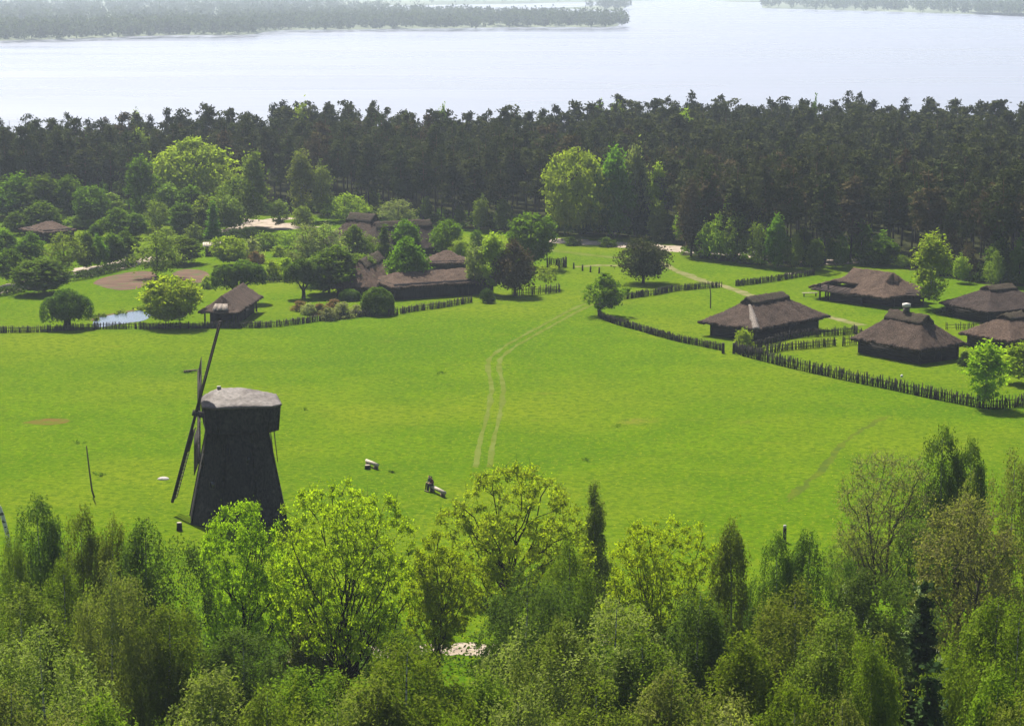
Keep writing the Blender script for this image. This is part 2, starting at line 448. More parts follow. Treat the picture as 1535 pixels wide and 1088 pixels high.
def envelope(rng, n, W, H0, H1, prof, shell, lump):
    """cluster centres inside a lumpy crown"""
    nl = 14
    ld = unit(rng.normal(size=(nl, 3)))
    la = rng.uniform(-lump, lump, nl)
    out = []
    need = n
    while need > 0:
        k = need * 3 + 20
        t = rng.uniform(0, 1, k)
        pr = PROF[prof](t)
        keep = rng.uniform(0, 1, k) < pr ** 1.1 + 0.05
        t, pr = t[keep], pr[keep]
        k = len(t)
        an = rng.uniform(0, 2 * math.pi, k)
        r = rng.uniform(0, 1, k) ** shell
        d = np.stack([np.cos(an) * pr, np.sin(an) * pr, (t - 0.5) * 1.4], 1)
        du = unit(d)
        m = 1 + np.sum(la[None] * np.exp((du @ ld.T - 1) * 7), 1)
        rr = r * pr * m * W / 2
        z = H0 + (H1 - H0) * (t * (0.94 + 0.06 * m))
        z = np.minimum(z, H1)
        out.append(np.stack([np.cos(an) * rr, np.sin(an) * rr, z], 1)[:need])
        need = n - sum(len(o) for o in out)
    return np.concatenate(out)

def tree_mesh(seed, H=12.0, W=6.0, base=0.25, prof='oval', nclu=90, nleaf=40, leaf=0.3, sig=(0.55, 0.55, 0.4), shell=0.45,
              lump=0.3, limbs=9, r0=0.2, fork=None, wob=0.25, rise=0.8, up=0.5, hang=0.0, strand=0.0, elong=1.5, twig=0.035,
              sides=5, top=0.97, stems=1, dead=0, twigs=True, trunkmat='barkdark', bare=0):
    rng = np.random.default_rng(seed)
    TV, TQ, tn = [], [], 0
    def addt(P, r, k):
        nonlocal tn
        V, Q = tube(np.asarray(P, float), np.asarray(r, float), k)
        TV.append(V); TQ.append(Q + tn); tn += len(V)
    C = envelope(rng, nclu, W, H * base, H * top, prof, shell, lump)
    nodes, nrad = [], []
    th = H * (fork if fork else 0.93)
    for s in range(stems):
        m = 9
        zz = np.linspace(-0.15, th, m)
        ph = rng.uniform(0, 6.28)
        lean = (0 if stems == 1 else rng.uniform(0.10, 0.22)) * th
        a0 = s * 6.283 / stems + rng.uniform(-0.4, 0.4)
        off = 0 if stems == 1 else rng.uniform(0.1, 0.35)
        P = np.stack([off * math.cos(a0) + lean * math.cos(a0) * (zz / th) ** 1.5 + wob * np.sin(zz / H * 5 + ph) * zz / H,
                      off * math.sin(a0) + lean * math.sin(a0) * (zz / th) ** 1.5 + wob * np.cos(zz / H * 4 + ph) * zz / H, zz], 1)
        tip = 0.45 if fork else 0.12
        rr = r0 * (1 if stems == 1 else 0.7) * (1 - (1 - tip) * np.clip(zz / th, 0, 1))
        rr[0] *= 1.35
        addt(P, rr, sides + 2)
        # a finer row of nodes
        for f in np.linspace(0.0, 1.0, 26):
            z = -0.15 + (th + 0.15) * f
            if z < H * base * 0.6: continue
            nodes.append([np.interp(z, zz, P[:, 0]), np.interp(z, zz, P[:, 1]), z]); nrad.append(np.interp(z, zz, rr))
    ntr = len(nodes)
    order = rng.permutation(nclu)[:limbs]
    tgt = C[order]
    # limbs head for clusters spread around the crown
    for q in tgt[np.argsort(tgt[:, 2])]:
        T = np.array(nodes[:ntr])
        hd = np.hypot(q[0] - T[:, 0], q[1] - T[:, 1])
        want = q[2] - hd * rise
        j = int(np.argmin(np.abs(T[:, 2] - want) + 0.15 * hd))
        p = T[j]; r1 = nrad[j] * rng.uniform(0.5, 0.75)
        s = np.linspace(0, 1, 7)[:, None]
        mid = (p + q) / 2 + np.array([0, 0, -0.10 * np.linalg.norm(q - p) * (1 if rise > 0.5 else -1)]) + rng.normal(size=3) * 0.08 * np.linalg.norm(q - p)
        P = (1 - s) ** 2 * p + 2 * s * (1 - s) * mid + s ** 2 * q
        P[1:-1] += rng.normal(size=(5, 3)) * 0.025 * np.linalg.norm(q - p)
        rr = r1 + (twig * 0.8 - r1) * s[:, 0] ** 0.8
        addt(P, rr, sides)
        for u in range(2, 7): nodes.append(list(P[u])); nrad.append(rr[u])
    if twigs:
        ax = np.hypot(C[:, 0], C[:, 1])
        for i in np.argsort(ax):
            q = C[i]
            T = np.array(nodes)
            dd = np.linalg.norm(T - q, axis=1) + 1.2 * np.clip(T[:, 2] - q[2] + 0.3, 0, None)
            j = int(np.argmin(dd)); p = T[j]
            L = np.linalg.norm(q - p)
            if L < 0.25: continue
            s = np.linspace(0, 1, 4)[:, None]
            mid = (p + q) / 2 + np.array([0, 0, 0.12 * L]) + rng.normal(size=3) * 0.1 * L
            P = (1 - s) ** 2 * p + 2 * s * (1 - s) * mid + s ** 2 * q
            r1 = min(nrad[j] * 0.7, twig * (0.8 + 0.35 * L))
            rr = np.linspace(r1, twig * 0.3, 4)
            addt(P, rr, 4 if sides > 4 else 3)
            nodes.append(list(P[2])); nrad.append(rr[2])
            nodes.append(list(P[3])); nrad.append(rr[3])
            for _ in range(bare):
                e = q + unit(rng.normal(size=3) + np.array([0, 0, 0.7]) + (q - p) / (L + .1)) * rng.uniform(0.5, 1.3)
                addt([q, (q + e) / 2 + rng.normal(size=3) * 0.06, e], [twig * 0.35, twig * 0.25, twig * 0.12], 3)
    # leaves
    cv = np.repeat(rng.uniform(0.0, 0.75, nclu), nleaf)
    CC = np.repeat(C, nleaf, 0)
    if strand > 0:
        per = 9
        nst = max(1, nleaf // per)
        nl = nclu * nst
        start = np.repeat(C, nst, 0) + rng.normal(size=(nl, 3)) * np.array(sig)
        ctr = np.array([0, 0, 0.0])
        oh = start.copy(); oh[:, 2] = 0
        oh = unit(oh) * 0.25 + rng.normal(size=(nl, 3)) * np.array([0.16, 0.16, 0])
        ln_ = strand * rng.uniform(0.35, 1.25, nl)
        f = np.linspace(0, 1, per)[None, :, None] + rng.uniform(-0.05, 0.05, (nl, per, 1))
        drop = np.stack([np.zeros(nl), np.zeros(nl), -ln_], 1)
        P = start[:, None] + oh[:, None] * np.sqrt(np.clip(f, 0, 1)) * ln_[:, None, None] * 0.6 + drop[:, None] * np.clip(f, 0, 1) ** 1.4
        P = P + rng.normal(size=P.shape) * 0.07
        CC = P.reshape(-1, 3)
        cst = np.repeat(np.repeat(rng.uniform(0.0, 0.8, nclu), nst), per)
        ok0 = CC[:, 2] > 0.4
        CC = CC[ok0]
        cv = cst[ok0] + 0.18 * np.sin(CC[:, 0] * 1.7) * np.cos(CC[:, 1] * 1.9)
    else:
        CC = CC + rng.normal(size=CC.shape) * np.array(sig) * rng.uniform(0.3, 1.2, (len(CC), 1))
        ok = CC[:, 2] > 0.15
        CC, cv = CC[ok], cv[ok]
    oc = np.array([0, 0, H * (base + 0.35)])
    out = unit(CC - oc)
    V, Q, var = leaf_quads(rng, CC, leaf, up, out, elong, hang, cv + rng.uniform(0, 0.3, len(CC)))
    tm = mesh_np('trunk', np.concatenate(TV), [np.concatenate(TQ)], M[trunkmat], smooth=True)
    cm = mesh_np('crown', V, [Q], M['birch'], attr=var)
    return dict(t=tm, c=cm, H=H, W=W, n=len(Q))

def dome_tree(seed, H, W, trunk_h, heads, nl=9000, leaf=0.22, r0=0.45):
    """pollarded willow: short trunk, a few limbs, tight rounded heads of fine shoots"""
    rng = np.random.default_rng(seed)
    TV, TQ, tn = [], [], 0
    def addt(P, r, k=6):
        nonlocal tn
        V, Q = tube(np.asarray(P, float), np.asarray(r, float), k); TV.append(V); TQ.append(Q + tn); tn += len(V)
    addt([(0, 0, -0.2), (0.05, 0, trunk_h * 0.5), (0, 0.05, trunk_h)], [r0 * 1.3, r0, r0 * 0.95], 8)
    LV, lv = [], []
    tot = sum(h[3] ** 2 for h in heads)
    for (x, y, z, rad, flat) in heads:
        c = np.array([x, y, z])
        addt([(x * 0.05, y * 0.05, trunk_h * 0.85), (x * 0.45, y * 0.45, trunk_h + (z - trunk_h) * 0.35), c - [0, 0, rad * 0.2]], [r0 * 0.6, r0 * 0.42, r0 * 0.25])
        n = int(nl * rad ** 2 / tot)
        d = unit(rng.normal(size=(n, 3)))
        d[:, 2] = np.where(d[:, 2] < -0.45, -d[:, 2], d[:, 2])
        rr = rad * (1 - np.abs(rng.normal(0, 0.16, n))) * (1 + 0.05 * np.sin(d[:, 0] * 9 + seed) * np.cos(d[:, 1] * 8))
        P = c + d * rr[:, None] * np.array([1, 1, flat])
        side = np.clip(1 - d[:, 2], 0, 1.4)
        P[:, 2] -= side * rng.uniform(0, 0.35, n) * rad * 0.6
        LV.append(P); lv.append(np.clip(0.45 + 0.3 * np.sin(d[:, 0] * 5 + x) + rng.uniform(-0.3, 0.3, n), 0, 1))
        for k in range(14):
            e = c + unit(rng.normal(size=3) + np.array([0, 0, 0.3])) * rad * 0.85 * np.array([1, 1, flat])
            addt([c - [0, 0, rad * 0.3], (c + e) / 2 + rng.normal(size=3) * 0.1, e], [r0 * 0.16, r0 * 0.08, 0.02], 4)
    C = np.concatenate(LV); v = np.concatenate(lv)
    ok = C[:, 2] > 0.25
    C, v = C[ok], v[ok]
    V, Q, var = leaf_quads(rng, C, leaf, 0.6, unit(C - np.array([0, 0, trunk_h])), 1.8, 0.6, v)
    return dict(t=mesh_np('trunk', np.concatenate(TV), [np.concatenate(TQ)], M['barkdark'], smooth=True),
                c=mesh_np('crown', V, [Q], M['willow'], attr=var), H=H, W=W, n=len(Q))

def pine_mesh(seed, H=18.0, W=5.5, low=0.45, nclu=54, nleaf=44, leaf=0.44, spread='umbrella', r0=0.2, dead=6):
    rng = np.random.default_rng(seed)
    TV, TQ, tn = [], [], 0
    def addt(P, r, k):
        nonlocal tn
        V, Q = tube(np.asarray(P, float), np.asarray(r, float), k); TV.append(V); TQ.append(Q + tn); tn += len(V)
    ph = rng.uniform(0, 6.28)
    zz = np.linspace(-0.2, H * 0.95, 9)
    bx = 0.35 * np.sin(zz / H * 3 + ph) * zz / H; by = 0.35 * np.cos(zz / H * 2.6 + ph) * zz / H
    rr = r0 * (1 - 0.85 * np.clip(zz / H, 0, 1)); rr[0] *= 1.3
    addt(np.stack([bx, by, zz], 1), rr, 6)
    C = envelope(rng, nclu, W, H * low, H * 0.97, spread, 0.5, 0.45)
    for q in C:
        hd = math.hypot(q[0], q[1])
        z0 = min(max(q[2] - hd * rng.uniform(0.1, 0.5), H * low * 0.9), H * 0.93)
        p = np.array([np.interp(z0, zz, bx), np.interp(z0, zz, by), z0])
        addt([p, (p + q) / 2 + [0, 0, -0.05 * hd], q], [max(0.03, 0.25 * np.interp(z0, zz, rr)), 0.035, 0.015], 3)
    for k in range(dead):
        z0 = H * rng.uniform(0.2, low); a = rng.uniform(0, 6.28); L = rng.uniform(0.5, 1.6)
        p = np.array([np.interp(z0, zz, bx), np.interp(z0, zz, by), z0])
        addt([p, p + np.array([math.cos(a) * L, math.sin(a) * L, rng.uniform(-0.2, 0.3)])], [0.03, 0.01], 3)
    CC = np.repeat(C, nleaf, 0)
    cv = np.repeat(rng.uniform(0, 0.7, nclu), nleaf)
    d = rng.normal(size=CC.shape) * np.array([W * 0.085, W * 0.085, W * 0.055])
    d[:, 2] += 0.12 - 0.12 * (d[:, 0] ** 2 + d[:, 1] ** 2)
    CC = CC + d
    V, Q, var = leaf_quads(rng, CC, leaf, 0.7, unit(CC - np.array([0, 0, H * 0.6])), 1.4, 0.0, cv + rng.uniform(0, 0.3, len(CC)))
    return dict(t=mesh_np('trunk', np.concatenate(TV), [np.concatenate(TQ)], M['barkpine'], smooth=True),
                c=mesh_np('crown', V, [Q], M['pine'], attr=var), H=H, W=W, n=len(Q))

P = {}
P['pine'] = [pine_mesh(100 + i, H=18, W=[5.2, 5.8, 4.6, 6.2, 5.0, 5.6][i], low=[0.42, 0.32, 0.38, 0.36, 0.28, 0.40][i], spread=['umbrella', 'oval', 'egg', 'oval', 'cone', 'slim'][i]) for i in range(6)]
P['youngpine'] = [pine_mesh(130 + i, H=14, W=6.5, low=0.12, nclu=90, nleaf=45, leaf=0.42, spread='egg', r0=0.22, dead=0) for i in range(2)]
P['lonepine'] = [pine_mesh(140, H=8, W=8.2, low=0.20, nclu=110, nleaf=60, leaf=0.34, spread='round', r0=0.3, dead=0),
                 pine_mesh(141, H=10, W=7.0, low=0.16, nclu=120, nleaf=60, leaf=0.34, spread='egg', r0=0.3, dead=0)]
P['spruce'] = [tree_mesh(150, H=14, W=4, base=0.06, prof='cone', nclu=150, nleaf=26, leaf=0.40, sig=(0.4, 0.4, 0.15), shell=0.55, lump=0.12, limbs=20, rise=-0.1, r0=0.2, sides=4, trunkmat='barkgrey')]
P['maple'] = [tree_mesh(200 + i, H=9, W=7, base=0.16, prof=['egg', 'round', 'oval'][i], nclu=170, nleaf=44, leaf=0.36, sig=(0.5, 0.5, 0.32), shell=0.38, lump=0.30, limbs=14, r0=0.24, sides=5) for i in range(3)]
P['linden'] = [tree_mesh(210 + i, H=11, W=6, base=0.10, prof=['oval', 'egg', 'slim'][i], nclu=150, nleaf=44, leaf=0.38, sig=(0.5, 0.5, 0.4), shell=0.4, lump=0.32, limbs=12, r0=0.22) for i in range(3)]
P['birchfar'] = [tree_mesh(220 + i, H=12, W=5, base=0.16, prof=['slim', 'oval', 'egg'][i], nclu=110, nleaf=36, leaf=0.33, sig=(0.42, 0.42, 0.5), shell=0.5, lump=0.34, limbs=12, r0=0.14, rise=1.1, hang=0.8, trunkmat='barkbirch') for i in range(3)]
P['airy'] = [tree_mesh(230 + i, H=9, W=6.5, base=0.14, prof=['round', 'egg'][i], nclu=110, nleaf=26, leaf=0.30, sig=(0.55, 0.55, 0.5), shell=0.5, lump=0.35, limbs=14, r0=0.16, rise=0.9, trunkmat='barkgrey', bare=1) for i in range(2)]
P['bigoak'] = [tree_mesh(240 + i, H=15, W=15, base=0.14, prof='round', nclu=300, nleaf=40, leaf=0.48, sig=(0.75, 0.75, 0.4), shell=0.42, lump=0.28, limbs=26, r0=0.45, rise=0.7) for i in range(2)]
P['orchard'] = [tree_mesh(250, H=4.5, W=5, base=0.32, prof='vase', nclu=60, nleaf=24, leaf=0.26, sig=(0.3, 0.3, 0.2), shell=0.4, lump=0.3, limbs=8, r0=0.09, rise=0.5, trunkmat='barkgrey'),
                tree_mesh(251, H=7, W=6, base=0.22, prof='egg', nclu=110, nleaf=36, leaf=0.28, sig=(0.32, 0.32, 0.25), shell=0.4, lump=0.35, limbs=12, r0=0.12, rise=0.5, trunkmat='barkdark')]
P['shrub'] = [tree_mesh(260 + i, H=3, W=4, base=0.04, prof='dome', nclu=60, nleaf=36, leaf=0.26, sig=(0.35, 0.35, 0.25), shell=0.45, lump=0.3, limbs=8, r0=0.07, fork=0.25, stems=3) for i in range(2)]
P['willow'] = [dome_tree(270, 7.2, 9.2, 1.7, [(0, 0, 3.9, 3.0, 1.05), (2.3, 0.5, 3.1, 2.4, 1.1), (-2.3, -0.2, 3.0, 2.4, 1.15), (0.3, -1.7, 3.2, 2.3, 1.0), (-0.6, 1.7, 3.3, 2.3, 1.0)], 17000, r0=0.6),
               dome_tree(271, 7.0, 7.2, 1.6, [(-1.7, -0.4, 4.1, 2.0, 1.05), (1.8, 0.3, 3.8, 2.0, 1.1), (0.1, 0.8, 4.9, 2.1, 0.9)], 13000, r0=0.32),
               dome_tree(272, 6.0, 8.0, 1.6, [(-1.9, -0.3, 3.6, 2.0, 0.95), (0.6, -0.6, 4.2, 1.7, 0.9), (2.3, 0.2, 3.8, 1.9, 0.9), (1.0, 1.0, 4.4, 1.7, 0.9)], 13000, r0=0.35)]
P['bushdome'] = [dome_tree(275, 4.6, 6.2, 0.5, [(0, 0, 1.7, 2.9, 0.98)], 13000, leaf=0.2, r0=0.3)]
# trees of the near edge, with finer leaves
P['oaknear'] = [tree_mesh(300 + i, H=15, W=13, base=[0.22, 0.26, 0.2, 0.24][i], prof=['round', 'vase', 'round', 'oval'][i], nclu=420, nleaf=80, leaf=0.185, sig=(0.30, 0.30, 0.20), shell=0.5,
                          lump=0.30, limbs=[34, 44, 38, 30][i], r0=0.34, fork=[0.42, 0.3, 0.4, 0.45][i], stems=[1, 4, 1, 2][i], rise=[0.9, 1.5, 0.8, 1.3][i], twig=0.05, elong=1.25, bare=1) for i in range(4)]
P['wbirch'] = [tree_mesh(310 + i, H=16, W=[7.5, 6.8, 8.5, 7.5, 6.5][i], base=[0.14, 0.12, 0.16, 0.15, 0.10][i], prof=['oval', 'egg', 'round', 'round', 'oval'][i], nclu=165, nleaf=190, leaf=0.155, sig=(0.36, 0.36, 0.30), shell=0.40,
                         lump=0.48, limbs=26, r0=0.2, rise=1.2, hang=1.2, strand=[2.0, 1.7, 2.4, 1.6, 1.9][i], elong=1.5, twig=0.03, trunkmat='barkbirch') for i in range(5)]
P['slimbirch'] = [tree_mesh(320, H=16, W=4.0, base=0.08, prof='cone', nclu=150, nleaf=150, leaf=0.15, sig=(0.25, 0.25, 0.35), shell=0.5, lump=0.5, limbs=18, r0=0.16, rise=1.6, hang=1.3, strand=1.3, twig=0.028, trunkmat='barkbirch')]
P['ashnear'] = [tree_mesh(330, H=15, W=10, base=0.28, prof='vase', nclu=300, nleaf=34, leaf=0.15, sig=(0.5, 0.5, 0.4), shell=0.55, lump=0.3, limbs=30, r0=0.24, fork=0.72, stems=2, rise=1.4, twig=0.045, bare=4, trunkmat='barkgrey'),
                tree_mesh(331, H=15, W=11, base=0.20, prof='round', nclu=300, nleaf=44, leaf=0.19, sig=(0.5, 0.5, 0.4), shell=0.5, lump=0.34, limbs=30, r0=0.26, fork=0.6, stems=2, rise=1.2, twig=0.04, bare=2, trunkmat='barkgrey')]
P['blossom'] = [tree_mesh(340, H=9, W=5, base=0.2, prof='slim', nclu=70, nleaf=40, leaf=0.2, sig=(0.4, 0.4, 0.2), shell=0.4, lump=0.4, limbs=14, r0=0.13, rise=0.9, twig=0.03)]

def plant(kind, var, loc, h, w, mat, label, cat='tree', group=None, name=None, rz=None):
    p = P[kind][var % len(P[kind])]
    root = thing(name or kind, label, cat, (loc[0], loc[1], loc[2] if len(loc) > 2 else 0), rnd.uniform(0, 6.28) if rz is None else rz, group)
    root.scale = (w / p['W'], w / p['W'], h / p['H'])
    put('trunk', p['t'], root)
    c = put('crown', p['c'], root)
    if p['c'].materials[0] is not M[mat]:
        c.material_slots[0].link = 'OBJECT'
        c.material_slots[0].material = M[mat]
    return root

def tree_base(bx, by, ty, wpx, kind, var, mat, label, **kw):
    p = at(bx, by)
    h = height_over(p, ty)
    return plant(kind, var, p, h, wpx * depth((p[0], p[1], h * 0.5)) / F, mat, label, **kw)

def tree_top(tx, ty, h, wpx, kind, var, mat, label, **kw):
    p = at(tx, ty, h)
    return plant(kind, var, (p[0], p[1], 0), h, wpx * depth((p[0], p[1], h * 0.7)) / F, mat, label, **kw)
# ------------------------------------------------------------------ setting: ground, lake, far shores
FRONT = [(-120, 328), (0, 326), (200, 322), (330, 318), (470, 322), (560, 326), (700, 343), (800, 349), (900, 352), (1000, 358), (1030, 383),
         (1100, 394), (1150, 399), (1200, 402), (1260, 397), (1330, 394), (1400, 412), (1470, 426), (1660, 436)]
BACK = [(-120, 328), (0, 338), (150, 348), (300, 365), (450, 384), (600, 370), (800, 362), (900, 385), (1000, 396), (1050, 404), (1300, 400), (1500, 386), (1660, 380)]
FW = np.array([at(*p)[:2] for p in FRONT])
BW = []
for px, z in BACK:
    z *= 1.538
    Y = (z - 34 * ST) / CT
    BW.append(((px - CX) / F * z, Y))
BW = np.array(BW)
def front_y(x): return np.interp(x, FW[:, 0], FW[:, 1])
def back_y(x): return np.interp(x, BW[:, 0], BW[:, 1])

LAKE = -13.0
def build_ground():
    xs = np.concatenate([[-6000, -3500, -2000, -1200, -700, -400, -270], np.arange(-210, 211, 3.0), [270, 400, 700, 1200, 2000, 3500, 6000]])
    ys = np.concatenate([[-60, 0, 30], np.arange(50, 720, 4.0), [760, 1000, 1800, 3500, 7000, 12000, 17000]])
    X, Y = np.meshgrid(xs, ys)
    edge = back_y(X) + 18 + 6 * np.sin(X * 0.045)
    Z = -np.clip((Y - edge) / 32, 0, 1) * 16.0
    V = np.stack([X, Y, Z], -1).reshape(-1, 3)
    nx, ny = len(xs), len(ys)
    i = (np.arange(ny - 1)[:, None] * nx + np.arange(nx - 1)[None]).ravel()
    Q = np.stack([i, i + 1, i + nx + 1, i + nx], 1)
    me = mesh_np('ground', V, [Q], ground_mat(), smooth=True)
    fm = np.clip((Y - front_y(X)) / 5.0 + 0.5, 0, 1)
    a = me.attributes.new('forest', 'FLOAT', 'POINT')
    a.data.foreach_set('value', fm.astype(np.float32).ravel())
    tag(put('ground', me), 'bright green meadow with yellowish patches between the trees and farmsteads', 'meadow', kind='structure')
build_ground()

def sheet(name, pts, z, mat, label, cat, sub=0):
    me = bpy.data.meshes.new(name)
    bm = bmesh.new()
    f = bm.faces.new([bm.verts.new((p[0], p[1], z)) for p in pts])
    if f.normal.z < 0: f.normal_flip()
    bm.normal_update()
    if f.normal.z < 0: bmesh.ops.reverse_faces(bm, faces=[f])
    bmesh.ops.triangulate(bm, faces=bm.faces[:])
    bm.to_mesh(me); bm.free()
    me.materials.append(mat)
    return tag(put(name, me), label, cat, kind='structure')

def smooth_line(pts, n=8):
    """Catmull-Rom through ground points"""
    p = [np.array(q[:2], float) for q in pts]
    p = [2 * p[0] - p[1]] + p + [2 * p[-1] - p[-2]]
    out = []
    for i in range(1, len(p) - 2):
        for k in range(n):
            t = k / n
            out.append(0.5 * ((2 * p[i]) + (-p[i - 1] + p[i + 1]) * t + (2 * p[i - 1] - 5 * p[i] + 4 * p[i + 1] - p[i + 2]) * t ** 2 + (-p[i - 1] + 3 * p[i] - 3 * p[i + 1] + p[i + 2]) * t ** 3))
    out.append(p[-2])
    return np.array(out)

def ribbon(name, pxs, w, z, mat, label, cat='path', off=0.0, jit=0.12):
    L = smooth_line([at(*p) for p in pxs], 14)
    d = np.gradient(L, axis=0); d /= np.linalg.norm(d, axis=1)[:, None]
    nrm = np.stack([-d[:, 1], d[:, 0]], 1)
    rg = np.random.default_rng(len(pxs) + int(w * 10))
    n = len(L)
    def wob():
        return np.convolve(rg.normal(size=n + 4), np.ones(5) / 5, 'valid') * jit * w * 1.6
    c = L + nrm * off
    a = c + nrm * (w / 2 + wob())[:, None]
    b = c - nrm * (w / 2 + wob())[:, None]
    V = np.concatenate([np.c_[a, np.full(n, z)], np.c_[b, np.full(n, z)]])
    i = np.arange(n - 1)
    Q = np.stack([i + n, i + n + 1, i + 1, i], 1)
    return tag(put(name, mesh_np(name, V, [Q], mat)), label, cat, kind='structure')

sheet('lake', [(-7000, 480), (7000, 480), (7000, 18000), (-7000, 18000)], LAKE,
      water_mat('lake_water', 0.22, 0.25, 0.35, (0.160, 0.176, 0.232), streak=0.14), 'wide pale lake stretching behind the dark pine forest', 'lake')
pond_px = [(139, 488), (141, 481), (152, 475.5), (180, 470.5), (212, 465.5), (224, 467), (226, 474), (214, 481), (190, 484.5), (165, 488.5), (150, 491)]
sheet('pond', smooth_line([at(*p) for p in pond_px + pond_px[:1]], 4)[:-1], 0.03, water_mat('pond_water', 0.06, 0.12, 3.0, (0.10, 0.13, 0.19)),
      'small pale pond between the pollard willow and the oak', 'pond')
ribbon('pond_bank', [(139, 481), (150, 475), (180, 469), (214, 463.5), (232, 464)], 0.9, 0.012, M['dirt'], 'muddy far edge of the small pond', 'bank')
sheet('garden_soil', smooth_line([at(*p) for p in [(139, 425), (150, 418), (178, 411), (205, 407), (228, 408), (236, 418), (218, 428), (205, 433), (180, 435), (160, 432), (139, 425)]], 4)[:-1], 0.02, M['dirt'],
      'brown ploughed garden plot beyond the pond', 'garden plot')
sheet('garden_soil', smooth_line([at(*p) for p in [(258, 410), (275, 404), (300, 405), (312, 410), (313, 420), (298, 424), (272, 421), (258, 410)]], 4)[:-1], 0.02, M['dirt'],
      'brown ploughed garden plot behind the open shed', 'garden plot')
sheet('dry_patch', smooth_line([at(*p) for p in [(32, 634), (55, 629), (80, 627), (104, 629), (98, 634), (70, 637), (32, 634)]], 4)[:-1], 0.008, track_mat('dry_grass', (0.10, 0.06, 0.022), 0.3), 'rusty dry patch in the meadow left of the windmill', 'dry patch')
ribbon('sandy_road', [(-40, 441), (0, 434), (40, 427), (75, 419), (110, 411), (150, 403), (200, 393), (240, 386)], 6.5, 0.016, M['sand'], 'sandy road running behind the dark hedge and linden row', 'road')
ribbon('sandy_road', [(318, 326), (345, 331), (375, 334), (400, 336), (425, 339), (447, 343)], 10.0, 0.016, M['sand'], 'pale sandy track at the forest edge beyond the farm gardens', 'road')
ribbon('sandy_road', [(300, 338), (335, 347), (360, 340), (400, 331), (440, 327)], 4.0, 0.020, M['sand'], 'sandy fork joining the pale track by the forest', 'road')
ribbon('sandy_road', [(790, 357), (830, 360.5), (880, 364), (930, 367), (985, 371), (1040, 376), (1090, 379), (1160, 386), (1230, 392), (1290, 392)], 7.0, 0.016, M['sand'], 'pale sandy road along the foot of the pine forest', 'road')
ribbon('footpath', [(985, 392), (1020, 408), (1050, 420), (1085, 429), (1110, 438), (1140, 448), (1180, 462), (1222, 470), (1262, 480), (1292, 488)], 1.9, 0.014, M['footpath'], 'trodden footpath passing behind the thatched barn to the farm cottage')
ribbon('footpath', [(795, 372), (850, 378), (910, 385), (960, 388), (1000, 386)], 2.6, 0.012, M['track'], 'faint track over the dry clearing by the lone pine')
ribbon('footpath', [(862, 400), (900, 398), (945, 399)], 1.8, 0.012, M['footpath'], 'short bare path by the broken fence posts')
RUT = [(723, 700), (728, 670), (737, 630), (744, 600), (746, 580), (741, 556), (740, 543), (750, 530), (775, 513), (805, 496), (835, 480), (862, 465), (885, 455)]
ribbon('wheel_track', RUT, 0.6, 0.012, M['track'], 'left rut of the worn cart track crossing the meadow', off=0.75, jit=0.2)
ribbon('wheel_track', RUT, 0.6, 0.012, M['track'], 'right rut of the worn cart track crossing the meadow', off=-0.75, jit=0.2)
ribbon('footpath', [(1180, 752), (1205, 728), (1222, 712), (1250, 684), (1268, 660), (1300, 640), (1330, 622)], 0.7, 0.010, M['fainttrack'], 'faint animal track across the right side of the meadow', jit=0.5)
ribbon('near_road', [(430, 984), (520, 980), (600, 975), (690, 973), (760, 973), (840, 968), (950, 950)], 3.0, 0.014, M['sand'], 'sandy road half hidden under the near oaks', 'road')

def reeds():
    rg = np.random.default_rng(77)
    C, v = [], []
    for px, py in pond_px[1:6]:
        for _ in range(6):
            p = at(px + rg.normal(0, 5), py + rg.normal(0, 1.0))
            for _ in range(14): C.append((p[0] + rg.normal(0, 0.22), p[1] + rg.normal(0, 0.15), rg.uniform(0.05, 0.45))); v.append(rg.uniform(0, 1))
    V, Q, var = leaf_quads(rg, np.array(C), 0.30, 0.0, None, 1.8, 2.0, np.array(v))
    tag(put('reeds', mesh_np('reeds', V, [Q], M['birch'], attr=var)), 'sparse reeds along the rim of the small pond', 'reeds', kind='stuff')
reeds()

def far_land(name, pxs, label, top=3.0):
    """low land across the lake: outline at water level, banks sloping up"""
    pts = smooth_line([at(px, py, LAKE) for px, py in pxs] + [at(*pxs[0], LAKE)], 4)[:-1]
    c = pts.mean(0)
    inner = pts + (c - pts) / np.linalg.norm(c - pts, axis=1)[:, None] * np.minimum(40, np.linalg.norm(c - pts, axis=1) * 0.4)[:, None]
    n = len(pts)
    bm = bmesh.new()
    lo = [bm.verts.new((*p, LAKE - 2)) for p in pts]
    hi = [bm.verts.new((*p, LAKE + top)) for p in inner]
    for i in range(n):
        bm.faces.new([lo[i], lo[(i + 1) % n], hi[(i + 1) % n], hi[i]])
    f = bm.faces.new(hi)
    bmesh.ops.triangulate(bm, faces=[f])
    bmesh.ops.recalc_face_normals(bm, faces=bm.faces[:])
    me = bpy.data.meshes.new(name); bm.to_mesh(me); bm.free()
    me.materials.append(M['farland'])
    tag(put(name, me), label, 'far shore', kind='structure')
    return pts
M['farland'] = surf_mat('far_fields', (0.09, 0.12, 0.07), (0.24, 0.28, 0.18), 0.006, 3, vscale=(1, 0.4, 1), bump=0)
LEFT = [(-260, 70), (-100, 66), (0, 62), (120, 58.5), (250, 54), (370, 53), (400, 48.5), (435, 46), (520, 45.5), (600, 44), (680, 43.5), (760, 42), (850, 41.5), (915, 41.5), (939, 39),
        (930, 33), (860, 30), (770, 26), (680, 23), (600, 20), (545, 12), (500, 7.5), (440, 2), (360, -8), (-300, -22)]
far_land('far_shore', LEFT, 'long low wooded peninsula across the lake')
far_land('far_shore', [(790, 15), (840, 14.2), (900, 15.5), (941, 15), (944, 11), (915, 9.5), (850, 12)], 'little island off the tip of the peninsula', 2)
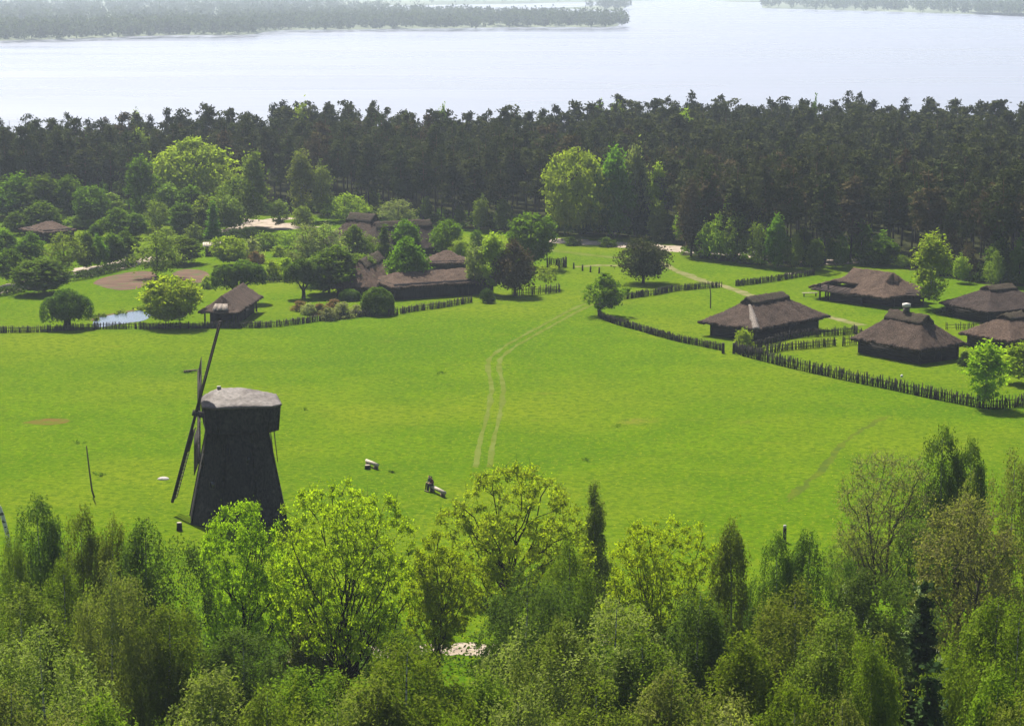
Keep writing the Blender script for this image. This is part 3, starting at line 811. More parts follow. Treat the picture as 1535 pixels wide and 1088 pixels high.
RIGHT = [(1138, 13), (1180, 14), (1250, 16), (1330, 18), (1420, 21), (1480, 22.5), (1540, 24), (1750, 30), (1800, -14), (1400, -14), (1250, -9), (1142, -3)]
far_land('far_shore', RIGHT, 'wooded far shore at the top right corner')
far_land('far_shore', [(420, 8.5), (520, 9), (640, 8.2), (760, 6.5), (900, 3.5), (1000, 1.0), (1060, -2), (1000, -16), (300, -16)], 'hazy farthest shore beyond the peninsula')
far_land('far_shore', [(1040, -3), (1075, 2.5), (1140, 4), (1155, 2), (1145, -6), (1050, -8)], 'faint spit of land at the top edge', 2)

def in_poly(P, poly):
    x, y = P[:, 0], P[:, 1]
    c = np.zeros(len(P), bool)
    n = len(poly)
    j = n - 1
    for i in range(n):
        xi, yi = poly[i]; xj, yj = poly[j]
        m = ((yi > y) != (yj > y)) & (x < (xj - xi) * (y - yi) / (yj - yi + 1e-12) + xi)
        c ^= m
        j = i
    return c

def far_woods(poly_px, n, label, dens=lambda px, py: 1.0, hrange=(11, 19), k=46, seed=1):
    rg = np.random.default_rng(seed)
    py0 = min(p[1] for p in poly_px); py1 = max(p[1] for p in poly_px)
    pp = np.array(poly_px, float)
    got = []
    while len(got) < n:
        q = np.c_[rg.uniform(-120, 1660, 4000), rg.uniform(py0, py1, 4000)]
        q = q[in_poly(q, pp)]
        q = q[rg.uniform(0, 1, len(q)) < np.array([dens(a, b) for a, b in q])]
        got += list(q)
        if len(q) == 0: break
    got = got[:n]
    Cs, vs = [], []
    for px, py in got:
        g = at(px, py, LAKE + 2.5)
        h = rg.uniform(*hrange); w = h * rg.uniform(0.3, 0.55)
        d = unit(rg.normal(size=(k, 3))) * np.array([w, w, h * 0.5]) * rg.uniform(0.5, 1, (k, 1))
        Cs.append(np.array([g[0], g[1], LAKE + 2.5 + h * 0.55]) + d)
        vs.append(np.full(k, rg.uniform(0, 1)))
    C = np.concatenate(Cs)
    V, Q, var = leaf_quads(rg, C, 3.0, 0.4, None, 1.2, 0, np.concatenate(vs) * 0.7 + rg.uniform(0, 0.3, len(C)))
    tag(put('far_woods', mesh_np('far_woods', V, [Q], M['farwood'], attr=var)), label, 'woods', kind='stuff')

def dl(px, py):
    # shoreline belt, open fields behind it, then more woods
    sh = np.interp(px, [p[0] for p in LEFT[:15]], [p[1] for p in LEFT[:15]])
    d = sh - py
    if d < 14: return 1.0 if px > 430 else 0.95
    if d < 24 and px < 330: return 0.12
    return 0.55
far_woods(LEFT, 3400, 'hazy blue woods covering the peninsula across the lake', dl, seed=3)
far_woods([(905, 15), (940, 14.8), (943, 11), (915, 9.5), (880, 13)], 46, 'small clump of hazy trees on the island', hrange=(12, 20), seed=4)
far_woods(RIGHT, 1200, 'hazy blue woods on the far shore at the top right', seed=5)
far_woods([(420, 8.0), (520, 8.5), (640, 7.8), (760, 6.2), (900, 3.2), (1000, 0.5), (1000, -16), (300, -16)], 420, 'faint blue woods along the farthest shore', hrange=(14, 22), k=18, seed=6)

# ------------------------------------------------------------------ haze, sky, sun, camera
SUN_EL, SUN_AZ = R(55), (-0.39, 0.921)          # azimuth vector towards the sun
HAZE = 0.00014
def haze_box():
    m, nt, nd, ln = new_mat('haze_air')
    v = nd.new('ShaderNodeVolumePrincipled')
    v.inputs['Color'].default_value = (0.72, 0.83, 1.0, 1)
    v.inputs['Density'].default_value = HAZE
    v.inputs['Anisotropy'].default_value = 0.58
    o = nd.new('ShaderNodeOutputMaterial')
    ln.new(v.outputs[0], o.inputs['Volume'])
    b = MB().box((0, 9450, (54.5 - 18) / 2), (14400, 19100, 54.5 + 18))
    o = b.build('haze', m)
    tag(o, 'pale blue haze lying over the lake and far shores', 'haze', kind='stuff')
haze_box()

def lighting():
    w = bpy.data.worlds.new('World'); SC.world = w
    w.use_nodes = True
    nt = w.node_tree
    sky = nt.nodes.new('ShaderNodeTexSky'); sky.sky_type = 'NISHITA'; sky.sun_disc = False
    sky.sun_elevation = SUN_EL
    sky.sun_rotation = math.atan2(SUN_AZ[0], SUN_AZ[1])
    sky.altitude = 100; sky.dust_density = 3.0; sky.air_density = 1.0
    bg = nt.nodes['Background']; bg.inputs['Strength'].default_value = 0.064
    nt.links.new(sky.outputs[0], bg.inputs[0])
    l = bpy.data.lights.new('sun', 'SUN'); l.energy = 4.9; l.angle = R(0.5); l.color = (1.0, 0.94, 0.82)
    o = link(bpy.data.objects.new('sun', l))
    d = Vector((SUN_AZ[0] * math.cos(SUN_EL), SUN_AZ[1] * math.cos(SUN_EL), math.sin(SUN_EL)))
    o.rotation_euler = d.to_track_quat('Z', 'Y').to_euler()
    c = bpy.data.cameras.new('camera'); c.sensor_width = 36; c.lens = 36 * F / 1535; c.clip_end = 30000; c.clip_start = 0.5
    o = link(bpy.data.objects.new('camera', c)); o.location = (0, 0, HC); o.rotation_euler = (math.pi / 2 - TH, 0, 0)
    SC.camera = o
    vs = SC.view_settings; vs.view_transform = 'Standard'; vs.look = 'None'; vs.gamma = 1; vs.exposure = 1.33; vs.use_curve_mapping = False
    cy = SC.cycles
    cy.max_bounces = 6; cy.diffuse_bounces = 4; cy.glossy_bounces = 2; cy.transmission_bounces = 4; cy.volume_bounces = 0; cy.transparent_max_bounces = 4
    cy.use_denoising = True
    cy.caustics_reflective = False; cy.caustics_refractive = False
lighting()
# ------------------------------------------------------------------ pine forest
def forest():
    rg = np.random.default_rng(21)
    pts = []
    cell = {}
    sp = 5.4
    for _ in range(60000):
        x = rg.uniform(-190, 190)
        y0, y1 = float(front_y(x)) + 1.5, float(back_y(x))
        if y1 <= y0: continue
        y = rg.uniform(370, 640)
        if not (y0 < y < y1): continue
        z = y * CT + 40 * ST
        if abs(x) > z * 0.246: continue
        k = (int(x // sp), int(y // sp))
        if any((px - x) ** 2 + (py - y) ** 2 < sp * sp for i in (-1, 0, 1) for j in (-1, 0, 1) for px, py in cell.get((k[0] + i, k[1] + j), ())): continue
        cell.setdefault(k, []).append((x, y)); pts.append((x, y))
    pts = np.array(pts)
    dfront = pts[:, 1] - front_y(pts[:, 0])
    order = np.argsort(dfront + rg.uniform(0, 3, len(pts)))
    pts = pts[order]
    H = rg.triangular(14.0, 18.5, 21.5, len(pts))
    # lower towards the left, as the treeline falls there
    W = rg.uniform(4.2, 6.6, len(pts))
    NI = 292
    protos = [i for i in range(6)]
    lab = {'pine': 'tall dark pine with a bare trunk among the front ranks of the forest',
           'pinebrown': 'tall rusty brown pine among the front ranks of the forest'}
    for i in range(min(NI, len(pts))):
        mat = 'pinebrown' if rg.uniform() < 0.15 else 'pine'
        plant('pine', int(rg.integers(0, 6)), (pts[i, 0], pts[i, 1], 0), H[i], W[i], mat, lab[mat], 'pine tree',
              'dark pines of the front ranks' if mat == 'pine' else 'rusty pines of the front ranks', 'pine_tree')
    rest = pts[NI:]
    Vs, Fs, vs, n = [], [], [], 0
    TVs, TFs, tn = [], [], 0
    data = []
    for p in P['pine']:
        me = p['c']
        co = np.empty(len(me.vertices) * 3, np.float32); me.vertices.foreach_get('co', co); co = co.reshape(-1, 3)
        at_ = np.empty(len(co), np.float32); me.attributes['v'].data.foreach_get('value', at_)
        data.append((co, at_))
    for i, (x, y) in enumerate(rest):
        co, va = data[int(rg.integers(0, 6))]
        nl = len(co) // 4
        keep = rg.permutation(nl)[:int(nl * 0.55)]
        q = co.reshape(-1, 4, 3)[keep]
        c = q.mean(1, keepdims=True)
        q = c + (q - c) * 1.4
        va2 = va.reshape(-1, 4)[keep]
        a = rg.uniform(0, 6.28); ca, sa = math.cos(a), math.sin(a)
        h, w = H[NI + i] / 18.0, W[NI + i] / 5.4
        q = np.stack([(q[..., 0] * ca - q[..., 1] * sa) * w + x, (q[..., 0] * sa + q[..., 1] * ca) * w + y, q[..., 2] * h], -1).reshape(-1, 3)
        Vs.append(q); vs.append(va2.ravel() * 0.5 + rg.uniform(0, 0.55))
        tv, tq = tube(np.array([[x, y, -0.3], [x + 0.1, y, 8 * h], [x, y + 0.1, 16 * h]]), np.array([0.22, 0.16, 0.06]), 4)
        TVs.append(tv); TFs.append(tq + tn); tn += len(tv)
    V = np.concatenate(Vs)
    root = thing('pine_forest', 'deep mass of dark pine crowns behind the front ranks, reaching the lake', 'forest')
    root['kind'] = 'stuff'
    put('crowns', mesh_np('crowns', V, [np.arange(len(V)).reshape(-1, 4)], M['pine'], attr=np.clip(np.concatenate(vs), 0, 1)), root)['kind'] = 'stuff'
    put('trunks', mesh_np('trunks', np.concatenate(TVs), [np.concatenate(TFs)], M['barkpine']), root)['kind'] = 'stuff'
    print('forest trees', len(pts), 'quads', len(V) // 4)
    # young broadleaf trees and birches scattered through it
    sp_ = [(14, 302, 226, 54, 'linden', 'linden'), (48, 300, 222, 50, 'linden', 'linden'), (84, 299, 218, 54, 'linden', 'linden'), (122, 296, 216, 46, 'linden', 'linden'), (158, 292, 212, 46, 'linden', 'linden'), (-16, 304, 230, 50, 'linden', 'linden'), (30, 300, 198, 34, 'birchfar', 'birch'), (212, 305, 193, 40, 'birchfar', 'birch'), (128, 300, 196, 26, 'birchfar', 'wbirchdark'), (275, 268, 163, 24, 'birchfar', 'palebirch'), (207, 272, 166, 26, 'birchfar', 'palebirch'),
           (455, 270, 149, 36, 'birchfar', 'limebirch'), (610, 276, 163, 26, 'birchfar', 'palebirch'), (665, 270, 155, 22, 'linden', 'birch'), (895, 262, 153, 34, 'birchfar', 'birch'), (925, 262, 151, 30, 'linden', 'birch'),
           (1025, 280, 164, 44, 'birchfar', 'limebirch'), (1220, 262, 143, 16, 'linden', 'linden'), (1050, 335, 243, 24, 'birchfar', 'limebirch'), (986, 358, 244, 32, 'birchfar', 'limebirch'),
           (952, 356, 210, 42, 'birchfar', 'palebirch'), (1078, 392, 316, 40, 'airy', 'limebirch'), (1105, 394, 320, 44, 'airy', 'birch'), (1090, 372, 290, 28, 'birchfar', 'limebirch'), (1135, 400, 333, 34, 'airy', 'birch'),
           (1165, 402, 318, 36, 'linden', 'maple'), (1060, 390, 330, 30, 'birchfar', 'limebirch'), (1190, 405, 345, 30, 'airy', 'birch'), (985, 362, 300, 30, 'linden', 'birch'), (1020, 366, 312, 26, 'birchfar', 'limebirch'), (1222, 404, 356, 30, 'linden', 'birch'), (850, 352, 290, 30, 'linden', 'birch'), (900, 352, 275, 40, 'linden', 'maple'), (940, 354, 262, 30, 'birchfar', 'birch'), (1260, 402, 352, 26, 'airy', 'linden'), (1490, 430, 372, 30, 'airy', 'birch'), (1440, 424, 376, 24, 'birchfar', 'limebirch'), (1375, 330, 275, 24, 'birchfar', 'birch'), (1130, 372, 292, 30, 'birchfar', 'limebirch'), (1115, 365, 285, 34, 'linden', 'linden'), (1205, 396, 340, 36, 'linden', 'linden'), (1240, 392, 350, 28, 'linden', 'maple'), (1290, 392, 320, 30, 'birchfar', 'linden'),
           (1500, 425, 355, 40, 'linden', 'linden'), (1528, 428, 350, 30, 'linden', 'maple'), (1450, 420, 360, 30, 'airy', 'pinebrown'), (1425, 405, 340, 30, 'airy', 'pinebrown'), (1350, 330, 262, 26, 'birchfar', 'birch'),
           (1395, 300, 248, 22, 'birchfar', 'birch'), (870, 352, 305, 36, 'linden', 'linden'), (920, 353, 300, 40, 'linden', 'spruce'), (835, 350, 308, 34, 'linden', 'maple'), (560, 322, 280, 20, 'linden', 'birch'),
           (640, 332, 292, 18, 'birchfar', 'birch'), (690, 340, 300, 16, 'birchfar', 'linden'), (1000, 360, 318, 34, 'linden', 'linden'), (965, 357, 310, 34, 'linden', 'spruce'), (1270, 340, 268, 26, 'birchfar', 'linden'), (1180, 330, 262, 24, 'birchfar', 'birch')]
    for k, (bx, by, ty, w, kind, mat) in enumerate(sp_):
        light = mat in ('limebirch', 'palebirch')
        tree_base(bx, by, ty, w, kind, k, mat, 'pale yellowish birch showing between the dark pines' if light else 'young green tree growing in among the dark pines',
                  group='pale birches among the pines' if light else 'young green trees among the pines', name='birch_tree' if 'birch' in kind else 'broadleaf_tree')
    # brushwood along the forest floor
    rg = np.random.default_rng(5)
    C, v = [], []
    for _ in range(1000):
        x = rg.uniform(-150, 150)
        y = float(front_y(x)) + abs(rg.normal(0, 14)) + 1.5
        if y > back_y(x) + 3: continue
        if -12 < x - 0 < 60 and y < front_y(x) + 1.5: continue
        s = rg.uniform(0.5, 1.5)
        n = 46
        d = unit(rg.normal(size=(n, 3))) * np.array([1.1, 1.1, 0.9]) * s * rg.uniform(0.4, 1, (n, 1))
        d[:, 2] = np.abs(d[:, 2])
        C.append(np.array([x, y, 0.1]) + d); v.append(np.full(n, rg.uniform(0, 1)))
    for _ in range(520):
        x = rg.uniform(-160, 150); y = float(back_y(x)) - abs(rg.normal(0, 5)); s = rg.uniform(1.0, 2.4) * (1.7 if x < -85 else 1); n = 60 if x > -85 else 130
        d = unit(rg.normal(size=(n, 3))) * np.array([1.3, 1.1, 1.2]) * s * rg.uniform(0.4, 1, (n, 1))
        d[:, 2] = np.abs(d[:, 2]) + rg.uniform(0, 2)
        C.append(np.array([x, y, 0.1]) + d); v.append(np.full(n, rg.uniform(0, 0.5)))
    C = np.concatenate(C); v = np.concatenate(v)
    V, Q, var = leaf_quads(rg, C, 0.5, 0.5, None, 1.3, 0, v * 0.7 + rg.uniform(0, 0.3, len(C)))
    tag(put('undergrowth', mesh_np('undergrowth', V, [Q], M['linden'], attr=var)), 'low green undergrowth along the foot of the forest', 'undergrowth', kind='stuff')
forest()

# ------------------------------------------------------------------ single trees of the middle ground
MID = [
 # base x, base y, top y, width, kind, variant, leaves, label
 (797, 402, 316, 72, 'maple', 1, 'maple', 'large dense green maple behind the rusty open-grown pine'),
 (772, 443, 359, 58, 'lonepine', 1, 'pinebrown', 'rusty dark pine in full branch by the short picket fence'),
 (740, 441, 349, 42, 'birchfar', 1, 'limebirch', 'yellow-green birch touching the left side of the rusty pine'),
 (712, 440, 357, 30, 'birchfar', 0, 'palebirch', 'slim pale birch in front of the long farm roof'),
 (822, 433, 398, 38, 'orchard', 0, 'limebirch', 'thin young fruit tree behind the short picket fence'),
 (722, 348, 287, 20, 'birchfar', 0, 'birch', 'narrow light birch standing before the dark pine trunks'),
 (755, 347, 296, 30, 'birchfar', 2, 'birch', 'broader light birch standing before the dark pine trunks'),
 (613, 437, 354, 62, 'maple', 0, 'maple', 'round bright green maple in front of the long farm building'),
 (608, 388, 328, 44, 'maple', 2, 'maple', 'green maple in the farmyard behind the nearest one'),
 (576, 398, 335, 28, 'spruce', 0, 'linden', 'dark conical tree in the farmyard beside the barn end'),
 (672, 392, 327, 50, 'maple', 1, 'maple', 'green maple rising behind the small pyramid roof'),
 (597, 340, 299, 52, 'airy', 0, 'palebirch', 'pale blossoming tree above the long back roof of the farm'),
 (517, 332, 288, 58, 'airy', 1, 'limebirch', 'light green tree just behind the ridge of the farm barn'),
 (530, 398, 337, 44, 'maple', 0, 'linden', 'mid green maple left of the hipped barn end'),
 (487, 402, 332, 56, 'airy', 1, 'palebirch', 'pale bushy tree with thin leaves left of the farmyard'),
 (460, 402, 335, 44, 'airy', 0, 'palebirch', 'smaller pale tree standing above the second pollard willow'),
 (506, 442, 366, 70, 'linden', 1, 'linden', 'dense dark green tree left of the steep hipped roof'),
 (482, 440, 380, 50, 'linden', 0, 'birch', 'lighter green tree merging with the dense one beside the hipped roof'),
 (343, 398, 352, 54, 'maple', 1, 'limebirch', 'round light green linden above the double pollard willow'),
 (257, 489, 411, 90, 'maple', 1, 'oakbrown', 'round olive green oak between the pond and the open shed'),
 (62, 441, 386, 76, 'linden', 0, 'linden', 'dark spreading tree behind the big pollard willow'),
 (16, 427, 372, 50, 'maple', 2, 'linden', 'dark green tree at the left edge by the sandy road'),
 (8, 392, 343, 42, 'linden', 1, 'linden', 'green tree at the left edge beyond the road'),
 (46, 394, 347, 36, 'linden', 2, 'maple', 'rounded green tree beyond the road below the left roof'),
 (97, 410, 349, 58, 'airy', 0, 'birch', 'pale green broad tree at the start of the linden row'),
 (128, 405, 345, 30, 'linden', 0, 'linden', 'first linden after the pale broad tree in the roadside row'),
 (147, 401, 350, 26, 'linden', 2, 'maple', 'second linden after the pale broad tree in the roadside row'),
 (167, 397, 347, 32, 'linden', 1, 'linden', 'third linden after the pale broad tree in the roadside row'),
 (190, 394, 342, 34, 'linden', 2, 'linden', 'last linden of the roadside row, next to the grey willow'),
 (236, 416, 343, 60, 'airy', 1, 'birch', 'grey-green willowy tree between the two brown plots'),
 (270, 396, 356, 60, 'linden', 0, 'linden', 'dark bushy tree behind the brown plot and open shed'),
 (30, 330, 257, 60, 'linden', 1, 'maple', 'leftmost of the big dark lindens before the forest'),
 (66, 332, 259, 56, 'linden', 0, 'linden', 'middle one of the big dark lindens before the forest'),
 (103, 333, 262, 52, 'maple', 2, 'linden', 'rounded right-hand one of the big dark lindens before the forest'),
 (106, 306, 237, 30, 'birchfar', 2, 'linden', 'egg-shaped dark tree rising behind the big lindens'),
 (146, 306, 234, 50, 'airy', 1, 'linden', 'dark broad tree with a ragged top behind the big lindens'),
 (185, 300, 222, 24, 'birchfar', 0, 'birch', 'slim birch beside the ragged dark tree'),
 (212, 342, 232, 46, 'birchfar', 1, 'linden', 'tall narrow green tree left of the big yellow oak'),
 (160, 336, 288, 46, 'linden', 0, 'birch', 'mid green bushy tree left of the tall narrow tree'),
 (178, 356, 311, 50, 'maple', 0, 'maple', 'round dark green maple above the linden row'),
 (25, 352, 316, 32, 'linden', 1, 'linden', 'small green tree left of the far brown roof'),
 (78, 336, 317, 42, 'airy', 0, 'birch', 'low light tree hanging over the ridge of the far brown roof'),
 (125, 342, 320, 40, 'linden', 2, 'birch', 'low green tree right of the far brown roof'),
 (145, 358, 335, 22, 'linden', 0, 'linden', 'small round tree behind the linden row'),
 (60, 352, 300, 52, 'linden', 1, 'linden', 'dark green tree above the far brown roof'),
 (6, 326, 264, 56, 'maple', 0, 'linden', 'dark crown cut by the left edge before the forest'),
 (138, 340, 276, 52, 'maple', 1, 'linden', 'broad dark green tree between the big lindens and the tall narrow tree'),
 (234, 350, 300, 40, 'airy', 0, 'birch', 'light bushy tree at the foot of the tall narrow tree'),
 (306, 354, 292, 46, 'linden', 2, 'birch', 'mid green tree before the right half of the huge oak'),
 (336, 350, 282, 44, 'birchfar', 0, 'birch', 'light birch between the huge oak and the broad green tree'),
 (228, 312, 232, 40, 'birchfar', 2, 'birch', 'grey-green birch peeping out left of the huge oak'),
 (200, 358, 318, 38, 'linden', 0, 'linden', 'dark green tree right of the round dark maple'),
 (246, 372, 340, 36, 'airy', 1, 'birch', 'light bushy tree behind the grey willowy one'),
 (428, 372, 346, 34, 'airy', 0, 'limebirch', 'small light tree by the straight garden hedge'),
 (552, 392, 352, 34, 'airy', 0, 'birch', 'light green tree against the notched barn end'),
 (540, 436, 378, 44, 'maple', 1, 'birch', 'mid green tree against the left slope of the steep hipped roof'),
 (470, 430, 392, 44, 'airy', 1, 'limebirch', 'light leafy tree behind the three-headed pollard willow'),
 (690, 398, 352, 26, 'birchfar', 0, 'limebirch', 'light young birch right of the pyramid roof'),
 (418, 342, 300, 30, 'birchfar', 1, 'birch', 'slender birch on the far side of the pale forest track'),
 (290, 328, 206, 132, 'bigoak', 0, 'faroak', 'huge yellow-green oak rising before the forest'),
 (252, 344, 274, 42, 'birchfar', 1, 'birch', 'mid green birch at the foot of the huge oak'),
 (288, 345, 276, 46, 'linden', 1, 'linden', 'green tree under the middle of the huge oak'),
 (272, 356, 302, 36, 'linden', 0, 'linden', 'shaded dark tree below the huge oak'),
 (352, 344, 262, 66, 'airy', 1, 'linden', 'broad green tree right of the huge oak'),
 (381, 340, 221, 46, 'birchfar', 2, 'birch', 'tall pointed pale birch right of the huge oak'),
 (320, 362, 300, 28, 'spruce', 0, 'maple', 'pointed green tree at the start of the pale forest track'),
 (452, 330, 224, 40, 'birchfar', 1, 'wbirchpale', 'tall pale birch with a rounded top at the forest edge'),
 (482, 331, 232, 28, 'birchfar', 0, 'wbirchpale', 'tall pale birch with a narrow top at the forest edge'),
 (865, 357, 221, 104, 'bigoak', 1, 'faroak', 'wide yellowish oak standing out of the pine forest'),
 (922, 357, 216, 54, 'linden', 1, 'maple', 'bright green tree beside the wide yellowish oak'),
 (962, 356, 226, 16, 'spruce', 0, 'spruce', 'thin dark spruce against a pale birch'),
 (1036, 384, 262, 46, 'youngpine', 0, 'pinebrown', 'rusty pine branched to the ground at the forest corner'),
 (1062, 386, 250, 40, 'youngpine', 1, 'pine', 'dark pine branched low next to the rusty corner one'),
 (1395, 463, 348, 60, 'birchfar', 1, 'limebirch', 'yellow-green tall birch between the thatched barns and the forest'),
 (1322, 398, 346, 42, 'linden', 2, 'maple', 'bluish green tree behind the longest thatched roof'),
 (1352, 402, 382, 20, 'airy', 0, 'birch', 'small light bush-like tree behind the longest thatched roof'),
 (964, 425, 361, 70, 'lonepine', 0, 'pine', 'lone round dark pine on the dry clearing'),
 (906, 474, 409, 62, 'orchard', 1, 'maple', 'small spreading green tree at the bend of the wattle fence'),
 (1476, 611, 511, 62, 'birchfar', 1, 'oakgreen', 'slender light green tree growing through the picket fence'),
 (1533, 575, 510, 56, 'birchfar', 2, 'oakgreen', 'light green tree cut by the right edge near the hut'),
]
for bx, by, ty, w, kind, var, mat, label in MID:
    if kind in ('airy', 'linden', 'birchfar') and w < 90: w *= 1.12
    nm = {'lonepine': 'pine_tree', 'youngpine': 'pine_tree', 'spruce': 'spruce_tree', 'maple': 'maple_tree', 'linden': 'linden_tree', 'birchfar': 'birch_tree', 'airy': 'broadleaf_tree', 'bigoak': 'oak_tree', 'orchard': 'fruit_tree'}[kind]
    tree_base(bx, by, ty, w, kind, var, mat, label, cat='pine tree' if 'pine' in kind else 'tree', name=nm)

WIL = [(101, 492, 431, 80, 0, 'big domed pollard willow beside the pond'),
       (357, 455, 391, 84, 2, 'double-headed pollard willow behind the open shed'),
       (455, 447, 387, 60, 1, 'pollard willow with three round heads above the reddish shrubs')]
for bx, by, ty, w, v, label in WIL:
    tree_base(bx, by, ty, w, 'willow', v, 'willow', label, cat='willow', name='willow_tree', rz=0.2)
tree_base(566, 471, 430, 56, 'bushdome', 0, 'willow', 'clipped round bush by the meadow fence in front of the farm', cat='bush', name='round_bush')
tree_base(524, 450, 433, 36, 'bushdome', 0, 'willow', 'low domed bush left of the clipped round one', cat='bush', name='round_bush')

SHR = [(450, 466, 452, 28, 'shrubred', 'reddish shrub at the left end of the bushy bed'), (478, 470, 456, 30, 'shrubred', 'reddish shrub in the middle of the bushy bed'),
       (463, 471, 455, 26, 'shrubpale', 'pale grey shrub between the two reddish ones'), (500, 466, 450, 32, 'shrubred', 'rusty shrub next to the round bush'),
       (512, 476, 455, 38, 'shrubpale', 'wide pale grey shrub at the meadow fence'), (492, 480, 462, 28, 'shrubpale', 'small pale shrub leaning over the meadow fence'),
       (534, 473, 458, 26, 'shrubpale', 'pale shrub at the left foot of the round bush'), (378, 391, 360, 34, 'shrubpale', 'grey-pink bush right of the round linden'),
       (384, 395, 378, 24, 'shrubred', 'rusty low bush right of the round linden'), (395, 374, 349, 38, 'birch', 'grey-green bush in the garden by the forest track'),
       (428, 416, 388, 36, 'limebirch', 'light bush in the orchard between the pollard willows'), (408, 418, 392, 32, 'limebirch', 'second light orchard bush nearer the double willow'),
       (455, 340, 309, 34, 'birch', 'bush at the end of the pale forest track'), (292, 362, 338, 34, 'birch', 'bush beside the pointed green tree'),
       (350, 362, 345, 34, 'hedge', 'dark low bush in front of the pale forest track'), (375, 358, 340, 32, 'hedge', 'dark bush right of it by the pale forest track'),
       (420, 384, 370, 30, 'limebirch', 'low light shrub in the farm garden'), (440, 396, 378, 30, 'birch', 'low green shrub in the farm garden'), (310, 432, 415, 22, 'limebirch', 'light shrub left of the double willow'),
       (1115, 526, 494, 30, 'limebirch', 'leafy bush at the front corner of the thatched barn'), (731, 454, 433, 22, 'hedge', 'dark little bush at the foot of the yellow-green birch'),
       (715, 372, 345, 24, 'linden', 'dark green bush at the back of the farm'), (1430, 470, 458, 60, 'hedge', 'low dark bush on the grass behind the chimney cottage'), (1445, 548, 527, 18, 'hedge', 'dark bush at the corner of the chimney cottage'),
       (858, 368, 356, 26, 'linden', 'bush spilling over the sandy forest road'), (910, 370, 357, 28, 'linden', 'second bush spilling over the sandy forest road'), (1300, 398, 380, 30, 'linden', 'green bush behind the long thatched roof')]
for bx, by, ty, w, mat, label in SHR:
    tree_base(bx, by, ty, w, 'shrub', bx, mat, label, cat='shrub', name='shrub')

def hedge(pxs, h, w, label, dens=70, mat='hedge'):
    L = smooth_line([at(*p) for p in pxs], 10)
    rg = np.random.default_rng(int(pxs[0][0]) + 999)
    seg = np.linalg.norm(np.diff(L, axis=0), axis=1)
    s = np.concatenate([[0], np.cumsum(seg)])
    n = int(s[-1] * dens)
    u = rg.uniform(0, s[-1], n)
    x = np.interp(u, s, L[:, 0]); y = np.interp(u, s, L[:, 1])
    top = h * (0.85 + 0.25 * np.sin(u * 1.3) * np.cos(u * 0.57))
    C = np.stack([x + rg.normal(0, w * 0.35, n), y + rg.normal(0, w * 0.35, n), rg.uniform(0.05, 1, n) ** 0.7 * top], 1)
    o = L[0]
    C[:, :2] -= o
    V, Q, var = leaf_quads(rg, C, 0.34, 0.6, None, 1.4)
    root = thing('hedge', label, 'hedge', (o[0], o[1], 0))
    put('foliage', mesh_np('foliage', V, [Q], M[mat], attr=var), root)
    m = MB()
    for k in range(0, int(s[-1]), 2):
        p = (np.interp(k, s, L[:, 0]) - o[0], np.interp(k, s, L[:, 1]) - o[1])
        m.bar((p[0], p[1], -0.1), (p[0] + 0.1, p[1], h * 0.7), 0.07)
    m.build('stems', M['barkdark'], root)
hedge([(100, 421), (125, 418), (150, 412), (178, 405), (202, 398)], 1.5, 1.5, 'dark clipped hedge along the near side of the sandy road')
hedge([(-20, 446), (8, 442), (34, 436)], 1.4, 1.6, 'short dark hedge at the left edge below the sandy road')
hedge([(412, 364), (430, 362), (446, 360)], 1.6, 1.2, 'straight dark garden hedge near the pale forest track')
hedge([(396, 423), (412, 423), (428, 422)], 0.9, 0.9, 'tiny dark hedge right of the double pollard willow')

